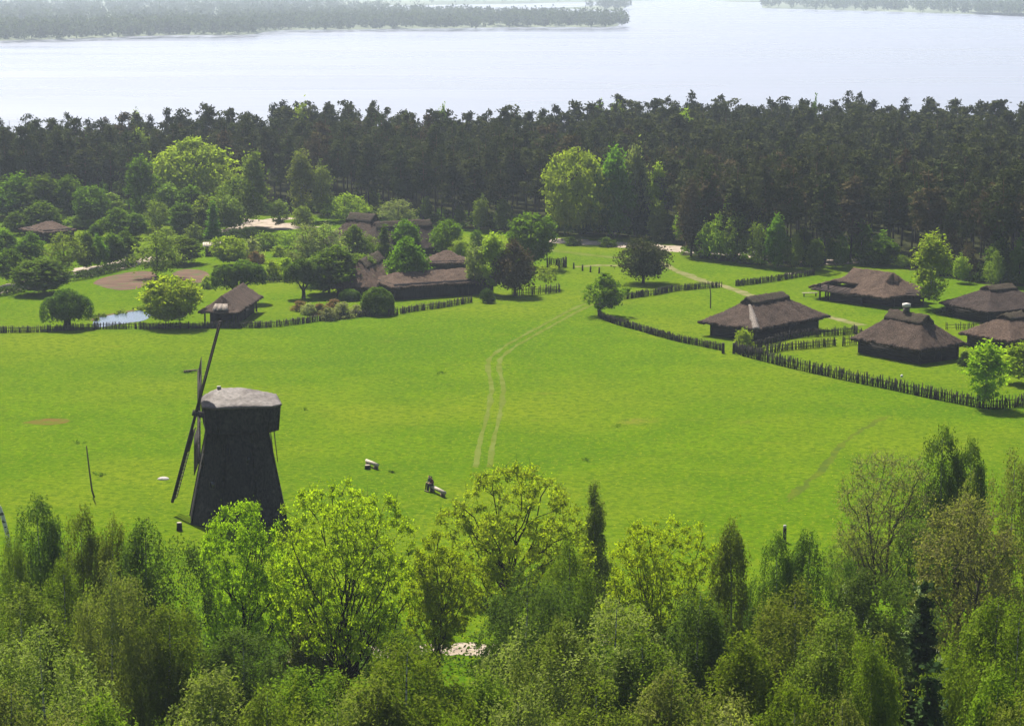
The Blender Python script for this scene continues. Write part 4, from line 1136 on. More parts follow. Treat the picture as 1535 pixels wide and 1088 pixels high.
# ------------------------------------------------------------------ trees of the near edge
T = tree_top
NEAR = [
 # top x, top y, height, width, kind, variant, leaves, label
 (362, 742, 15, 165, 'oaknear', 0, 'oakgreen', 'bright yellow-green oak hiding the foot of the windmill'),
 (512, 722, 17, 225, 'oaknear', 1, 'oak', 'many-stemmed yellow-green oak right of the windmill'),
 (765, 688, 15.5, 235, 'oaknear', 2, 'oakbrown', 'tallest bronze-green oak in the centre of the near row'),
 (655, 790, 12, 150, 'oaknear', 3, 'oak', 'lower yellow-green oak between the two big oaks'),
 (985, 778, 14, 175, 'oaknear', 1, 'oak', 'yellow oak with dark upright stems right of the tallest oak'),
 (440, 800, 11, 120, 'oaknear', 3, 'oakgreen', 'small bright oak filling the gap between the two left oaks'),
 (1330, 678, 15, 150, 'ashnear', 0, 'budding', 'half-bare ash with thin brown twigs'),
 (1450, 738, 15, 190, 'ashnear', 1, 'budding', 'broad budding tree with brownish pale foliage at the right'),
 (893, 710, 12, 56, 'slimbirch', 0, 'wbirch', 'narrow dark spire-like birch beside the tallest oak'),
 (1098, 768, 14, 84, 'wbirch', 1, 'wbirch', 'dark pointed birch right of the yellow oak'),
 (1415, 632, 17, 92, 'wbirch', 3, 'wbirchdark', 'taller one of the twin dark birches above the right thicket'),
 (1457, 650, 16, 64, 'wbirch', 3, 'wbirchdark', 'shorter one of the twin dark birches above the right thicket'),
 (1522, 668, 17, 100, 'wbirch', 2, 'wbirchpale', 'pale birch cut by the right edge'),
 (55, 736, 15, 96, 'wbirch', 3, 'wbirchdark', 'dark birch with the highest top at the left edge'),
 (122, 752, 15, 80, 'wbirch', 3, 'wbirch', 'birch next to the highest one at the left edge'),
 (168, 760, 15, 66, 'wbirch', 4, 'wbirch', 'slim birch behind the leaning field pole'),
 (20, 784, 15, 62, 'wbirch', 4, 'wbirch', 'small birch below the bent white stem'),
 (218, 764, 16, 122, 'wbirch', 0, 'wbirchdark', 'tall dark drooping birch left of the bright oak'),
 (162, 834, 15.5, 132, 'wbirch', 2, 'wbirchpale', 'grey drooping birch below the leaning field pole'),
 (92, 830, 13, 100, 'wbirch', 0, 'wbirchgreen', 'green birch behind the grey drooping one'),
 (30, 868, 14, 120, 'wbirch', 3, 'wbirch', 'birch on the left edge halfway down the thicket'),
 (62, 922, 15.5, 152, 'wbirch', 2, 'wbirchpale', 'greyish wide birch low at the left edge'),
 (15, 1010, 16, 160, 'wbirch', 0, 'wbirchpale', 'pale birch filling the bottom left corner'),
 (150, 1030, 16, 150, 'wbirch', 1, 'wbirchgreen', 'green birch at the bottom edge near the left corner'),
 (250, 900, 12, 110, 'wbirch', 3, 'wbirchgreen', 'shaded green birch under the tall dark drooping one'),
 (318, 990, 16, 150, 'wbirch', 3, 'wbirchpale', 'pale birch at the bottom edge below the bright oak'),
 (400, 1012, 16, 120, 'wbirch', 0, 'wbirch', 'mid green birch at the bottom edge below the many-stemmed oak'),
 (505, 1035, 16, 150, 'wbirch', 2, 'wbirchpale', 'low pale birch at the bottom edge left of the centre'),
 (612, 952, 16, 185, 'wbirch', 2, 'wbirchgreen', 'broad green weeping birch beside the visible bit of road'),
 (690, 1060, 16, 130, 'wbirch', 3, 'wbirchgreen', 'green birch at the bottom edge under the bit of road'),
 (852, 798, 13, 90, 'wbirch', 0, 'wbirchgreen', 'green birch leaning against the right side of the tallest oak'),
 (786, 846, 13, 118, 'wbirch', 2, 'wbirchdark', 'dark green birch in front of the trunk of the tallest oak'),
 (842, 915, 14, 120, 'wbirch', 0, 'wbirch', 'birch in front of the dark green one at the centre'),
 (925, 888, 15.5, 165, 'wbirch', 2, 'wbirchpale', 'greyish drooping birch below the yellow oak'),
 (1050, 868, 15, 110, 'wbirch', 4, 'wbirchdark', 'dark birch below the pointed one'),
 (1166, 790, 14, 72, 'wbirch', 3, 'wbirchdark', 'small dark birch in front of the white-topped post'),
 (1214, 784, 14, 100, 'wbirch', 0, 'wbirchdark', 'round dark birch right of the white-topped post'),
 (1195, 862, 15, 150, 'wbirch', 2, 'wbirch', 'wide drooping birch below the round dark one'),
 (1115, 935, 15.5, 130, 'wbirch', 1, 'wbirchgreen', 'green birch in the lower right thicket before the dark hollow'),
 (1258, 905, 15, 120, 'wbirch', 3, 'wbirch', 'birch under the fallen branch right of the wide drooping one'),
 (1010, 985, 16, 150, 'wbirch', 0, 'wbirchpale', 'pale birch low in front of the dark birch'),
 (890, 1010, 16, 160, 'wbirch', 2, 'wbirch', 'mid green birch at the bottom edge right of the centre'),
 (780, 1020, 16, 140, 'wbirch', 3, 'wbirchpale', 'pale birch at the bottom edge beside the centre'),
 (1100, 1050, 16, 130, 'wbirch', 1, 'budding', 'brownish birch at the bottom edge'),
 (1190, 1010, 16, 130, 'wbirch', 3, 'wbirchgreen', 'fresh green birch at the bottom edge in the lower right'),
 (1262, 1025, 16, 110, 'wbirch', 0, 'wbirchpale', 'pale birch at the bottom edge left of the dark hollow'),
 (1310, 930, 15.5, 80, 'wbirch', 4, 'wbirchgreen', 'narrow green birch along the left side of the dark hollow'),
 (1498, 880, 15.5, 132, 'wbirch', 0, 'wbirchgreen', 'large green birch right of the dark hollow'),
 (1530, 900, 15.5, 110, 'wbirch', 2, 'wbirchgreen', 'green birch cut by the right edge in the lower corner'),
 (1492, 985, 16, 118, 'wbirch', 1, 'wbirchgreen', 'green birch low at the bottom right'),
 (1535, 1020, 16, 130, 'wbirch', 3, 'wbirch', 'birch filling the bottom right corner'),
 (1378, 866, 10, 50, 'blossom', 0, 'blossom', 'white blossoming bird cherry at the top of the dark hollow'),
 (1408, 968, 12, 50, 'blossom', 0, 'blossom', 'white blossoming bird cherry in the depth of the dark hollow'),
 (1275, 868, 9, 56, 'blossom', 0, 'blossom', 'smaller white blossoming bird cherry by the fallen branch'),
 (600, 940, 9, 90, 'wbirch', 3, 'wbirchgreen', 'small green birch hiding the road under the lower oak'),
 (470, 925, 6, 80, 'wbirch', 1, 'wbirch', 'young birch among the stems of the many-stemmed oak'),
 (820, 880, 9, 80, 'wbirch', 1, 'wbirchgreen', 'small birch over the far end of the near road'),
 (450, 985, 14, 150, 'wbirch', 0, 'wbirchgreen', 'green birch in front of the stems of the many-stemmed oak'),
 (360, 935, 11, 120, 'wbirch', 3, 'wbirchdark', 'dark birch in front of the trunk of the bright oak'),
 (560, 1000, 15, 140, 'wbirch', 1, 'wbirch', 'birch at the bottom left of the broad green weeping one'),
 (1300, 842, 12, 110, 'wbirch', 0, 'wbirchdark', 'dark birch at the feet of the half-bare ash'),
 (730, 1000, 13, 120, 'wbirch', 1, 'wbirchgreen', 'fresh green birch to the right of the visible bit of road'),
 (960, 940, 14, 130, 'wbirch', 4, 'wbirchgreen', 'green birch between the greyish drooping one and the dark one'),
 (1386, 868, 13, 84, 'spruce', 0, 'spruce', 'added dark spruce standing in for the deep shade of the lower right hollow'),  # added tree, its dark needles stand in for the shaded gap
 (1395, 985, 13, 90, 'spruce', 0, 'spruce', 'nearest added dark spruce standing in for shade at the bottom of the hollow'),  # second added tree, darkening the lower end of the shaded gap
 (1380, 770, 11, 90, 'ashnear', 1, 'birch', 'thin light tree between the half-bare ash and the twin birches'),
 (1285, 800, 8, 100, 'ashnear', 0, 'birch', 'low sparse tree at the foot of the half-bare ash'),
]
for tx, ty, h, w, kind, var, mat, label in NEAR:
    if kind == 'wbirch' and ty > 840: w *= 1.3
    nm = {'oaknear': 'oak_tree', 'wbirch': 'birch_tree', 'slimbirch': 'birch_tree', 'ashnear': 'ash_tree', 'spruce': 'spruce_tree', 'blossom': 'cherry_tree'}[kind]
    tree_top(tx, ty, h, w, kind, var, mat, label, name=nm)

# young bushes between the near trees
def near_brush():
    rg = np.random.default_rng(8)
    C, v = [], []
    for _ in range(1000):
        px, py = rg.uniform(-60, 1600), rg.uniform(935, 1330)
        if 655 < px < 745 and 945 < py < 1000: continue
        if 440 < px < 520 and 955 < py < 990: continue
        if 1340 < px < 1440: continue
        p = at(px, py)
        if py > 1010 and rg.uniform() < 0.55: continue
        s = rg.uniform(0.6, 2.0) * (1.3 if py < 1010 else 0.8); n = 150
        d = unit(rg.normal(size=(n, 3))) * np.array([1.2, 1.2, 1.0]) * s * rg.uniform(0.3, 1, (n, 1))
        d[:, 2] = np.abs(d[:, 2])
        C.append(np.array([p[0], p[1], 0.05]) + d); v.append(np.full(n, rg.uniform(0, 1)))
    C = np.concatenate(C); v = np.concatenate(v)
    V, Q, var = leaf_quads(rg, C, 0.24, 0.5, None, 1.4, 0, v * 0.7 + rg.uniform(0, 0.3, len(C)))
    tag(put('undergrowth', mesh_np('undergrowth', V, [Q], M['wbirchdark'], attr=var)), 'low dark undergrowth between the near birches and oaks', 'undergrowth', kind='stuff')
near_brush()

def tufts():
    rg = np.random.default_rng(9)
    C, v = [], []
    for (cx, cy, w, h, m) in ((283, 558, 16, 2, 60), (588, 708, 4, 1, 14), (925, 640, 10, 2, 14), (875, 690, 10, 2, 14), (150, 712, 10, 3, 26), (455, 614, 8, 2, 12), (120, 665, 14, 3, 20), (660, 560, 12, 3, 20)):
        q = np.c_[rg.normal(cx, w * 0.4, m), rg.normal(cy, h * 0.5, m)]
        for a, b in q:
            p = at(a, b); C.append((p[0], p[1], rg.uniform(0.04, 0.25)))
    V, Q, var = leaf_quads(rg, np.array(C), 0.26, 2.5, None, 1.4)
    tag(put('weeds', mesh_np('weeds', V, [Q], M['weed'], attr=var)), 'dark weeds in small beds on the meadow', 'weeds', kind='stuff')
tufts()
# ------------------------------------------------------------------ thatched buildings
def wavy(x, y, s, a):
    return a * (np.sin(x * 1.3 + s) * np.cos(y * 1.1 - s * 0.7) * 0.5 + np.sin(x * 3.1 + y * 1.7 + s * 2) * 0.28 + np.sin(y * 4.3 - x * 2.2 + s * 3) * 0.22)

def height_sheet(xs, ys, zf, thick, mask=None, rag=0.0, seed=1, skew=None):
    """closed slab following a roof surface z = zf(x, y)"""
    X, Y = np.meshgrid(xs, ys)
    nx, ny = len(xs), len(ys)
    Z = zf(X, Y)
    rg = np.random.default_rng(seed)
    Zt = Z + rg.normal(0, 0.045 if thick > 0.3 else 0.02, Z.shape)
    Zb = Z - thick * (1 if rag == 0 else rg.uniform(0.75, 1.25, Z.shape))
    X2, Y2 = X.copy(), Y.copy()
    if rag:
        j = rg.normal(0, rag, (2,) + X.shape)
        b = np.zeros(X.shape, bool); b[0], b[-1], b[:, 0], b[:, -1] = True, True, True, True
        X2 = X2 + j[0] * b; Y2 = Y2 + j[1] * b
    cm = np.ones((ny - 1, nx - 1), bool)
    if mask is not None:
        xc = (X[:-1, :-1] + X[1:, 1:]) / 2; yc = (Y[:-1, :-1] + Y[1:, 1:]) / 2
        cm = mask(xc, yc)
    V = np.concatenate([np.stack([X2, Y2, Zt], -1).reshape(-1, 3), np.stack([X2, Y2, Zb], -1).reshape(-1, 3)])
    n = nx * ny
    q = []
    for j in range(ny - 1):
        for i in range(nx - 1):
            if not cm[j, i]: continue
            a, b, c, d = j * nx + i, j * nx + i + 1, (j + 1) * nx + i + 1, (j + 1) * nx + i
            q.append((a, b, c, d)); q.append((a + n, d + n, c + n, b + n))
            for (p, r, jj, ii) in ((a, b, j - 1, i), (b, c, j, i + 1), (c, d, j + 1, i), (d, a, j, i - 1)):
                if not (0 <= jj < ny - 1 and 0 <= ii < nx - 1) or not cm[jj, ii]:
                    q.append((p, p + n, r + n, r))
    q = np.array(q)
    used, inv = np.unique(q.ravel(), return_inverse=True)
    return V[used], inv.reshape(-1, 4)

def fit(Np, Ap, Bp):
    """rectangle on the ground from its near corner and the feet of its two neighbours (pixels)"""
    n, a, b = at(*Np), at(*Ap), at(*Bp)
    ux = (a - n).xy; L = ux.length; ux.normalize()
    vy = Vector((-ux.y, ux.x))
    w = (b - n).xy.dot(vy)
    if w < 0: vy = -vy; w = -w
    return n, ux, vy, L, w

def farmhouse(label, Np, Ap, Bp, ridge_py, wall_h=2.1, over=0.9, hipN=2.6, hipA=2.6, gab=0.72, width=None, roofmat='thatch', wallmat='logs', cat='house', name='thatched_house',
              cap=True, seam=False, mask=None, doors=(), windows=(), chimney=None, thick=0.34, walls=True, front_drop=0.0, capmat='thatchridge', wallx=(0, 1), wally=(0, 1), length=None):
    n, ux, vy, L, W = fit(Np, Ap, Bp)
    if width: W = width
    if length: L = length
    ctr = n.xy + ux * L / 2 + vy * W / 2
    # local frame: X runs from the near corner along the long side, Y into the depth (kept right-handed)
    flip = ux.cross(vy) < 0
    X = -ux if flip else ux
    rz = math.atan2(X.y, X.x)
    sx = -1 if flip else 1          # local x of the near corner is -sx*L/2
    root = thing(name, label, cat, (ctr.x, ctr.y, 0), rz)
    top = height_over((ctr.x, ctr.y, 0), ridge_py)
    eave = wall_h
    HW = W / 2 + over; HL = L / 2 + over
    rh = max(1.2, top - eave)
    sy = rh / HW
    hn, ha = hipN + over, hipA + over
    seed = abs(int(Np[0] * 3 + Np[1]))
    def zf(x, y):
        u = x * sx                                  # u = -HL at the near end
        z = (HW - np.abs(y)) * sy
        dn, da = HL + u, HL - u
        pn = dn * (rh * gab / hn) if hipN > 0 else dn * 0 + 99
        pa = da * (rh * gab / ha) if hipA > 0 else da * 0 + 99
        pn = np.where(dn > hn, 99, pn); pa = np.where(da > ha, 99, pa)
        z = np.minimum(z, np.minimum(pn, pa))
        z = np.minimum(z, rh)
        return eave - 0.1 + z + wavy(x, y, seed, 0.10) - 0.12 * np.sin(np.pi * np.clip(z / rh, 0, 1))
    step = 0.24
    xs = np.linspace(-HL, HL, int(2 * HL / step)); ys = np.linspace(-HW, HW, 2 * int(HW / step) + 1)
    V, Q = height_sheet(xs, ys, zf, thick, mask=(lambda x, y: mask(x * sx, y, HL, HW)) if mask else None, rag=0.11, seed=seed)
    roof = put('roof', mesh_np('roof', V, [Q], M[roofmat], smooth=False), root)
    if cap:
        x0, x1 = -HL + hn - 0.15, HL - ha + 0.15
        if sx < 0: x0, x1 = -x1, -x0
        V, Q = height_sheet(np.linspace(x0, x1, max(4, int((x1 - x0) / 0.35))), np.linspace(-min(1.25, HW * 0.4), min(1.25, HW * 0.4), 9),
                            lambda x, y: eave + np.minimum((HW - np.abs(y)) * sy, rh) + 0.18 + wavy(x, y, seed + 2, 0.06) - 0.1, 0.42, rag=0.05, seed=seed + 1)
        put('ridge_cap', mesh_np('ridge_cap', V, [Q], M[capmat]), roof)
    if seam:
        m = MB()
        k = 14
        pts = []
        for i in range(k + 1):
            f = i / k
            u = -HL + 0.05 + (hn - 0.2) * f; y = -HW + 0.05 + (HW - 0.7) * f
            pts.append((u * sx, y, float(zf(np.array(u * sx), np.array(y))) + 0.10))
        d = (Vector(pts[-1]) - Vector(pts[0])); sd = Vector((-d.y, d.x, 0)).normalized()
        rg = random.Random(4)
        P_ = [Vector(p) for p in pts]
        top, bot = [], []
        for i, p in enumerate(P_):
            w = (0.62 - 0.35 * i / k) * rg.uniform(0.75, 1.25)
            top += [p - sd * w - Vector((0, 0, 0.14)), p + Vector((0, 0, 0.03)), p + sd * w - Vector((0, 0, 0.14))]
        m.add(top, [(3 * i + j, 3 * i + j + 1, 3 * i + j + 4, 3 * i + j + 3) for i in range(k) for j in (0, 1)])
        o = m.build('pale_hip_cover', M['straw'], roof)
        md = o.modifiers.new('thickness', 'SOLIDIFY'); md.thickness = 0.14; md.offset = 0
    if walls:
        # walls rise until they meet the thatch
        x0, x1 = -L / 2 + L * wallx[0], -L / 2 + L * wallx[1]
        y0, y1 = -W / 2 + W * wally[0], -W / 2 + W * wally[1]
        if sx < 0: x0, x1 = -x1, -x0
        m = MB().box(((x0 + x1) / 2, (y0 + y1) / 2, eave / 2 + 0.05), (x1 - x0, y1 - y0, eave + 0.3))
        # projecting log ends at the corners
        for cx in (x0, x1):
            for cy in (y0, y1): m.box((cx, cy, eave / 2), (0.30, 0.30, eave))
        wall = m.build('wall', M[wallmat], root)
        for (side, f, w, h) in doors:
            put_panel(root, wall, side, f, w, h, h / 2, x0, x1, y0, y1, sx, 'door')
        for (side, f, w, h, zc) in windows:
            put_panel(root, wall, side, f, w, h, zc, x0, x1, y0, y1, sx, 'window')
    if chimney:
        f, hgt = chimney
        cx = (-HL + hn + (2 * HL - hn - ha) * f) * sx
        c = MB().box((cx, 0, eave + rh + hgt / 2 - 0.3), (0.65, 0.65, hgt + 0.3)).build('chimney', M['sooty'], root)
        MB().box((cx, 0, eave + rh + hgt + 0.02), (0.82, 0.82, 0.46)).build('chimney_top', M['lime'], c)
    root['dims'] = [L, W, eave, rh]
    return root, dict(L=L, W=W, HL=HL, HW=HW, eave=eave, rh=rh, sx=sx)

def put_panel(root, wall, side, f, w, h, zc, x0, x1, y0, y1, sx, kind):
    """door or window set 3 cm proud of the front (near) wall or of the end wall at the near corner"""
    if side == 'front':
        x = (x0 + (x1 - x0) * f); c = (x, y0 - 0.02, zc); d = (w, 0.10, h)
        fr = (w + 0.24, 0.06, h + (0.12 if kind == 'door' else 0.24))
    else:
        xe = x0 - 0.02 if sx > 0 else x1 + 0.02
        c = (xe, y0 + (y1 - y0) * f, zc); d = (0.10, w, h); fr = (0.06, w + 0.24, h + (0.12 if kind == 'door' else 0.24))
    o = MB().box(c, d).build(kind, M['plank'] if kind == 'door' else M['glass'], root)
    MB().box((c[0], c[1], c[2] + (0.06 if kind == 'door' else 0)), fr).build('frame', M['rod'] if kind == 'door' else M['lime'], o)

def glass():
    m, nt, nd, ln = new_mat('window_glass')
    p = nd.new('ShaderNodeBsdfPrincipled'); p.inputs['Base Color'].default_value = (0.01, 0.012, 0.014, 1); p.inputs['Roughness'].default_value = 0.1
    o = nd.new('ShaderNodeOutputMaterial'); ln.new(p.outputs[0], o.inputs[0])
    return m
M['glass'] = glass()

# near barn with the pale hip capping
farmhouse('large thatched barn with a pale straw strip down its front hip', (1131, 512), (1225, 494), (1070, 502), 441, wall_h=2.2, over=1.35, hipN=3.2, hipA=3.4, gab=0.80,
          seam=True, doors=[('front', 0.55, 2.2, 1.8)], cat='barn', name='thatched_barn', roofmat='thatch')
# cottage with the chimney
farmhouse('thatched log cottage with a white-topped chimney', (1378, 546), (1288, 529), (1443, 539), 468, wall_h=2.25, over=0.95, hipN=2.3, hipA=2.3, gab=0.78,
          chimney=(0.58, 0.9), doors=[('end', 0.5, 1.0, 1.7)], name='thatched_cottage')
# long barn with the open porch
def porch_cut(u, y, HL, HW):
    return ~((y < -HW + 2.6) & (u > -HL * 0.10) & (u < HL * 0.80)) & ~((y < -HW + 1.0) & (u >= HL * 0.80))
rt, inf = farmhouse('long thatched barn with an open porch and striped hip end', (1326, 462), (1222, 447), (1362, 455), 403, wall_h=2.0, over=1.2, hipN=2.2, hipA=3.8, gab=0.62, width=9.5,
                    mask=porch_cut, cat='barn', name='thatched_barn', cap=False, wallx=(0, 0.80), wally=(0.22, 1.0), roofmat='thatchred')
def porch_bits(root, d):
    L, W, sx = d['L'], d['W'], d['sx']
    for u, y in ((0.30, -W / 2 - 0.2), (0.42, -W / 2 - 0.2), (0.49, -W / 2 + 2.4), (0.49, W / 2 - 1)):
        m = MB().tube([(u * L * sx, y, -0.1), (u * L * sx, y, 2.6)], [0.16, 0.14], 7)
        m.build('post', M['plank'], root)
    # low log front and the lean-to roof under the cut eave
    MB().box((0.05 * L * sx, -W / 2 + 0.1, 0.7), (0.46 * L, 0.3, 1.4)).build('low_wall', M['logs'], root)
    m = MB()
    a, b = -0.18 * L, 0.46 * L
    for k in range(12):
        u = a + (b - a) * k / 11
        m.bar((u * sx, -W / 2 - 1.3, 1.55 + 0.02 * (k % 3)), (u * sx, -W / 2 + 2.0, 2.35 + 0.02 * (k % 3)), (b - a) / 11 + 0.05, 0.16)
    m.build('porch_roof', M['thatchdark'], root)
    # straw layers on the near hip
    return
    m = MB()
    for k, z in enumerate((0.35, 0.95, 1.55)):
        u = -d['HL'] + 0.35 + k * 0.72
        m.bar(((u - 0.12) * sx, -2.6 + k * 0.5, d['eave'] + z + 0.12), ((u - 0.12) * sx, 2.6 - k * 0.5, d['eave'] + z + 0.12), 0.22, 0.22)
    m.build('straw_layers', M['straw'], root)
porch_bits(rt, inf)
farmhouse('small thatched outbuilding tucked behind the long barn', (1383, 459), (1352, 459.5), (1389, 452), 428, wall_h=1.9, over=0.8, hipN=1.6, hipA=1.6, cat='outbuilding', name='thatched_outbuilding', roofmat='thatchdark', cap=False)
# houses at the right edge
farmhouse('thatched hut half cut by the right edge', (1512, 529), (1580, 519), (1474, 515), 468, wall_h=2.0, over=1.1, hipN=3.0, hipA=3.0, gab=0.8, cat='hut', name='thatched_hut', wallmat='logsgrey', roofmat='thatchred')
farmhouse('dark shaded thatched house behind the right hut', (1482, 486), (1570, 478), (1457, 477), 427, wall_h=2.1, over=0.9, hipN=3.4, hipA=3.0, gab=0.85, width=10, name='thatched_house', roofmat='thatchdark')
# open shed by the meadow fence
rt, inf = farmhouse('open-sided thatched shed on posts at the meadow fence', (352, 490), (386, 467), (306, 489), 434, wall_h=2.35, over=0.75, hipN=1.5, hipA=0.0, gab=0.45, cat='shed', name='open_shed', roofmat='thatch',
                    cap=False, walls=False, thick=0.22)
def shed_bits(root, d):
    L, W, sx = d['L'], d['W'], d['sx']
    for u in (-0.49, 0.0, 0.49):
        for y in (-0.47, 0.47):
            MB().tube([(u * L * sx, y * W, -0.1), (u * L * sx, y * W, d['eave'] + 0.25)], [0.15, 0.12], 7).build('post', M['plank'], root)
    MB().box((0.08 * L * sx, -W * 0.47 + 0.2, 0.75), (L * 0.74, 0.12, 1.5)).build('side_wall', M['plank'], root)
    MB().box((0.1 * L * sx, W * 0.45, 1.0), (L * 0.8, 0.12, 2.0)).build('side_wall', M['plank'], root)
    MB().box((0.38 * L * sx, 0, 1.1), (0.12, W * 0.86, 2.2)).build('back_wall', M['plank'], root)
    MB().box((-0.485 * L * sx, 0, d['eave'] + 0.08), (0.16, W * 0.95, 0.16)).build('tie_beam', M['rod'], root)
    MB().box((-0.1 * L * sx, 0.1 * W, 0.6), (1.8, 1.4, 0.7)).build('manger', M['rod'], root)
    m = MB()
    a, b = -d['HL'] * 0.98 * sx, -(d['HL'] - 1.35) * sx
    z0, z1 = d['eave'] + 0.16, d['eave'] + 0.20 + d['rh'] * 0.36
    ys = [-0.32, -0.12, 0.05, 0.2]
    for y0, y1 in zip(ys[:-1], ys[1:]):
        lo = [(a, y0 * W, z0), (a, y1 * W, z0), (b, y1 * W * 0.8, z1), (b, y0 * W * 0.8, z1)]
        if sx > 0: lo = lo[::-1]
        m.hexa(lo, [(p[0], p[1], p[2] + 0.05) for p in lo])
    m.build('pale_hip_cover', M['straw'], root)  # pale sheet, puts the sunlit patch of the hip into its colour
shed_bits(rt, inf)
# the farm in the middle
farmhouse('long low farm building with a dark plank front', (592, 450), (738, 440), (574, 437), 404, wall_h=2.3, over=0.5, hipN=1.8, hipA=1.6, gab=0.9, name='farm_building', cat='farm building', roofmat='thatchred', wallmat='plank',
          doors=[('front', 0.7, 1.6, 1.9)], cap=False)
farmhouse('small farmhouse with a reddish pyramid roof', (644, 412), (699, 411), (640, 403), 375, wall_h=2.2, over=0.6, hipN=2.6, hipA=2.6, gab=1.0, width=6.5, name='farm_building', cat='farm building', roofmat='thatchred', wallmat='plank', cap=False)
farmhouse('steep hipped thatched farmhouse left of the round maple', (557, 447), (594, 425), (531, 432), 384, wall_h=1.9, over=0.7, hipN=3.6, hipA=1.5, gab=1.0, name='thatched_farmhouse', cat='farmhouse', roofmat='thatchred')
farmhouse('long thatched byre closing the back of the farmyard', (560, 391), (672, 385), (556, 380), 331, wall_h=2.0, over=0.6, hipN=2.0, hipA=2.0, gab=0.9, name='thatched_byre', cat='byre', roofmat='thatchdark', width=9)
farmhouse('thatched barn with a notched hip end at the back of the farm', (558, 388), (488, 381), (572, 376), 320, wall_h=2.2, over=0.8, hipN=3.0, hipA=2.5, gab=0.72, name='thatched_barn', cat='barn', roofmat='thatch', width=9)
farmhouse('brown thatched house almost hidden by trees on the far left', (68, 364), (110, 360), (52, 357), 331, wall_h=2.2, over=0.6, hipN=2.2, hipA=2.0, gab=0.9, name='thatched_house', cat='house', roofmat='thatchred', width=8, cap=False)

def lean_shed():
    p = at(318, 383)
    root = thing('small_shed', 'little shed with a pale boarded roof behind the round linden', 'shed', p, 0.12)
    MB().box((0, 0, 0.9), (2.5, 1.8, 1.8)).build('wall', M['logs'], root)
    m = MB()
    for k in range(8): m.bar((-1.5 + k * 0.42, -1.25, 1.82 + 0.01 * (k % 2)), (-1.5 + k * 0.42, 1.2, 2.35 + 0.01 * (k % 2)), 0.40, 0.05)
    m.build('roof', M['palewood'], root)
    MB().box((0.3, -0.93, 0.75), (0.8, 0.08, 1.5)).build('door', M['plank'], root)
lean_shed()

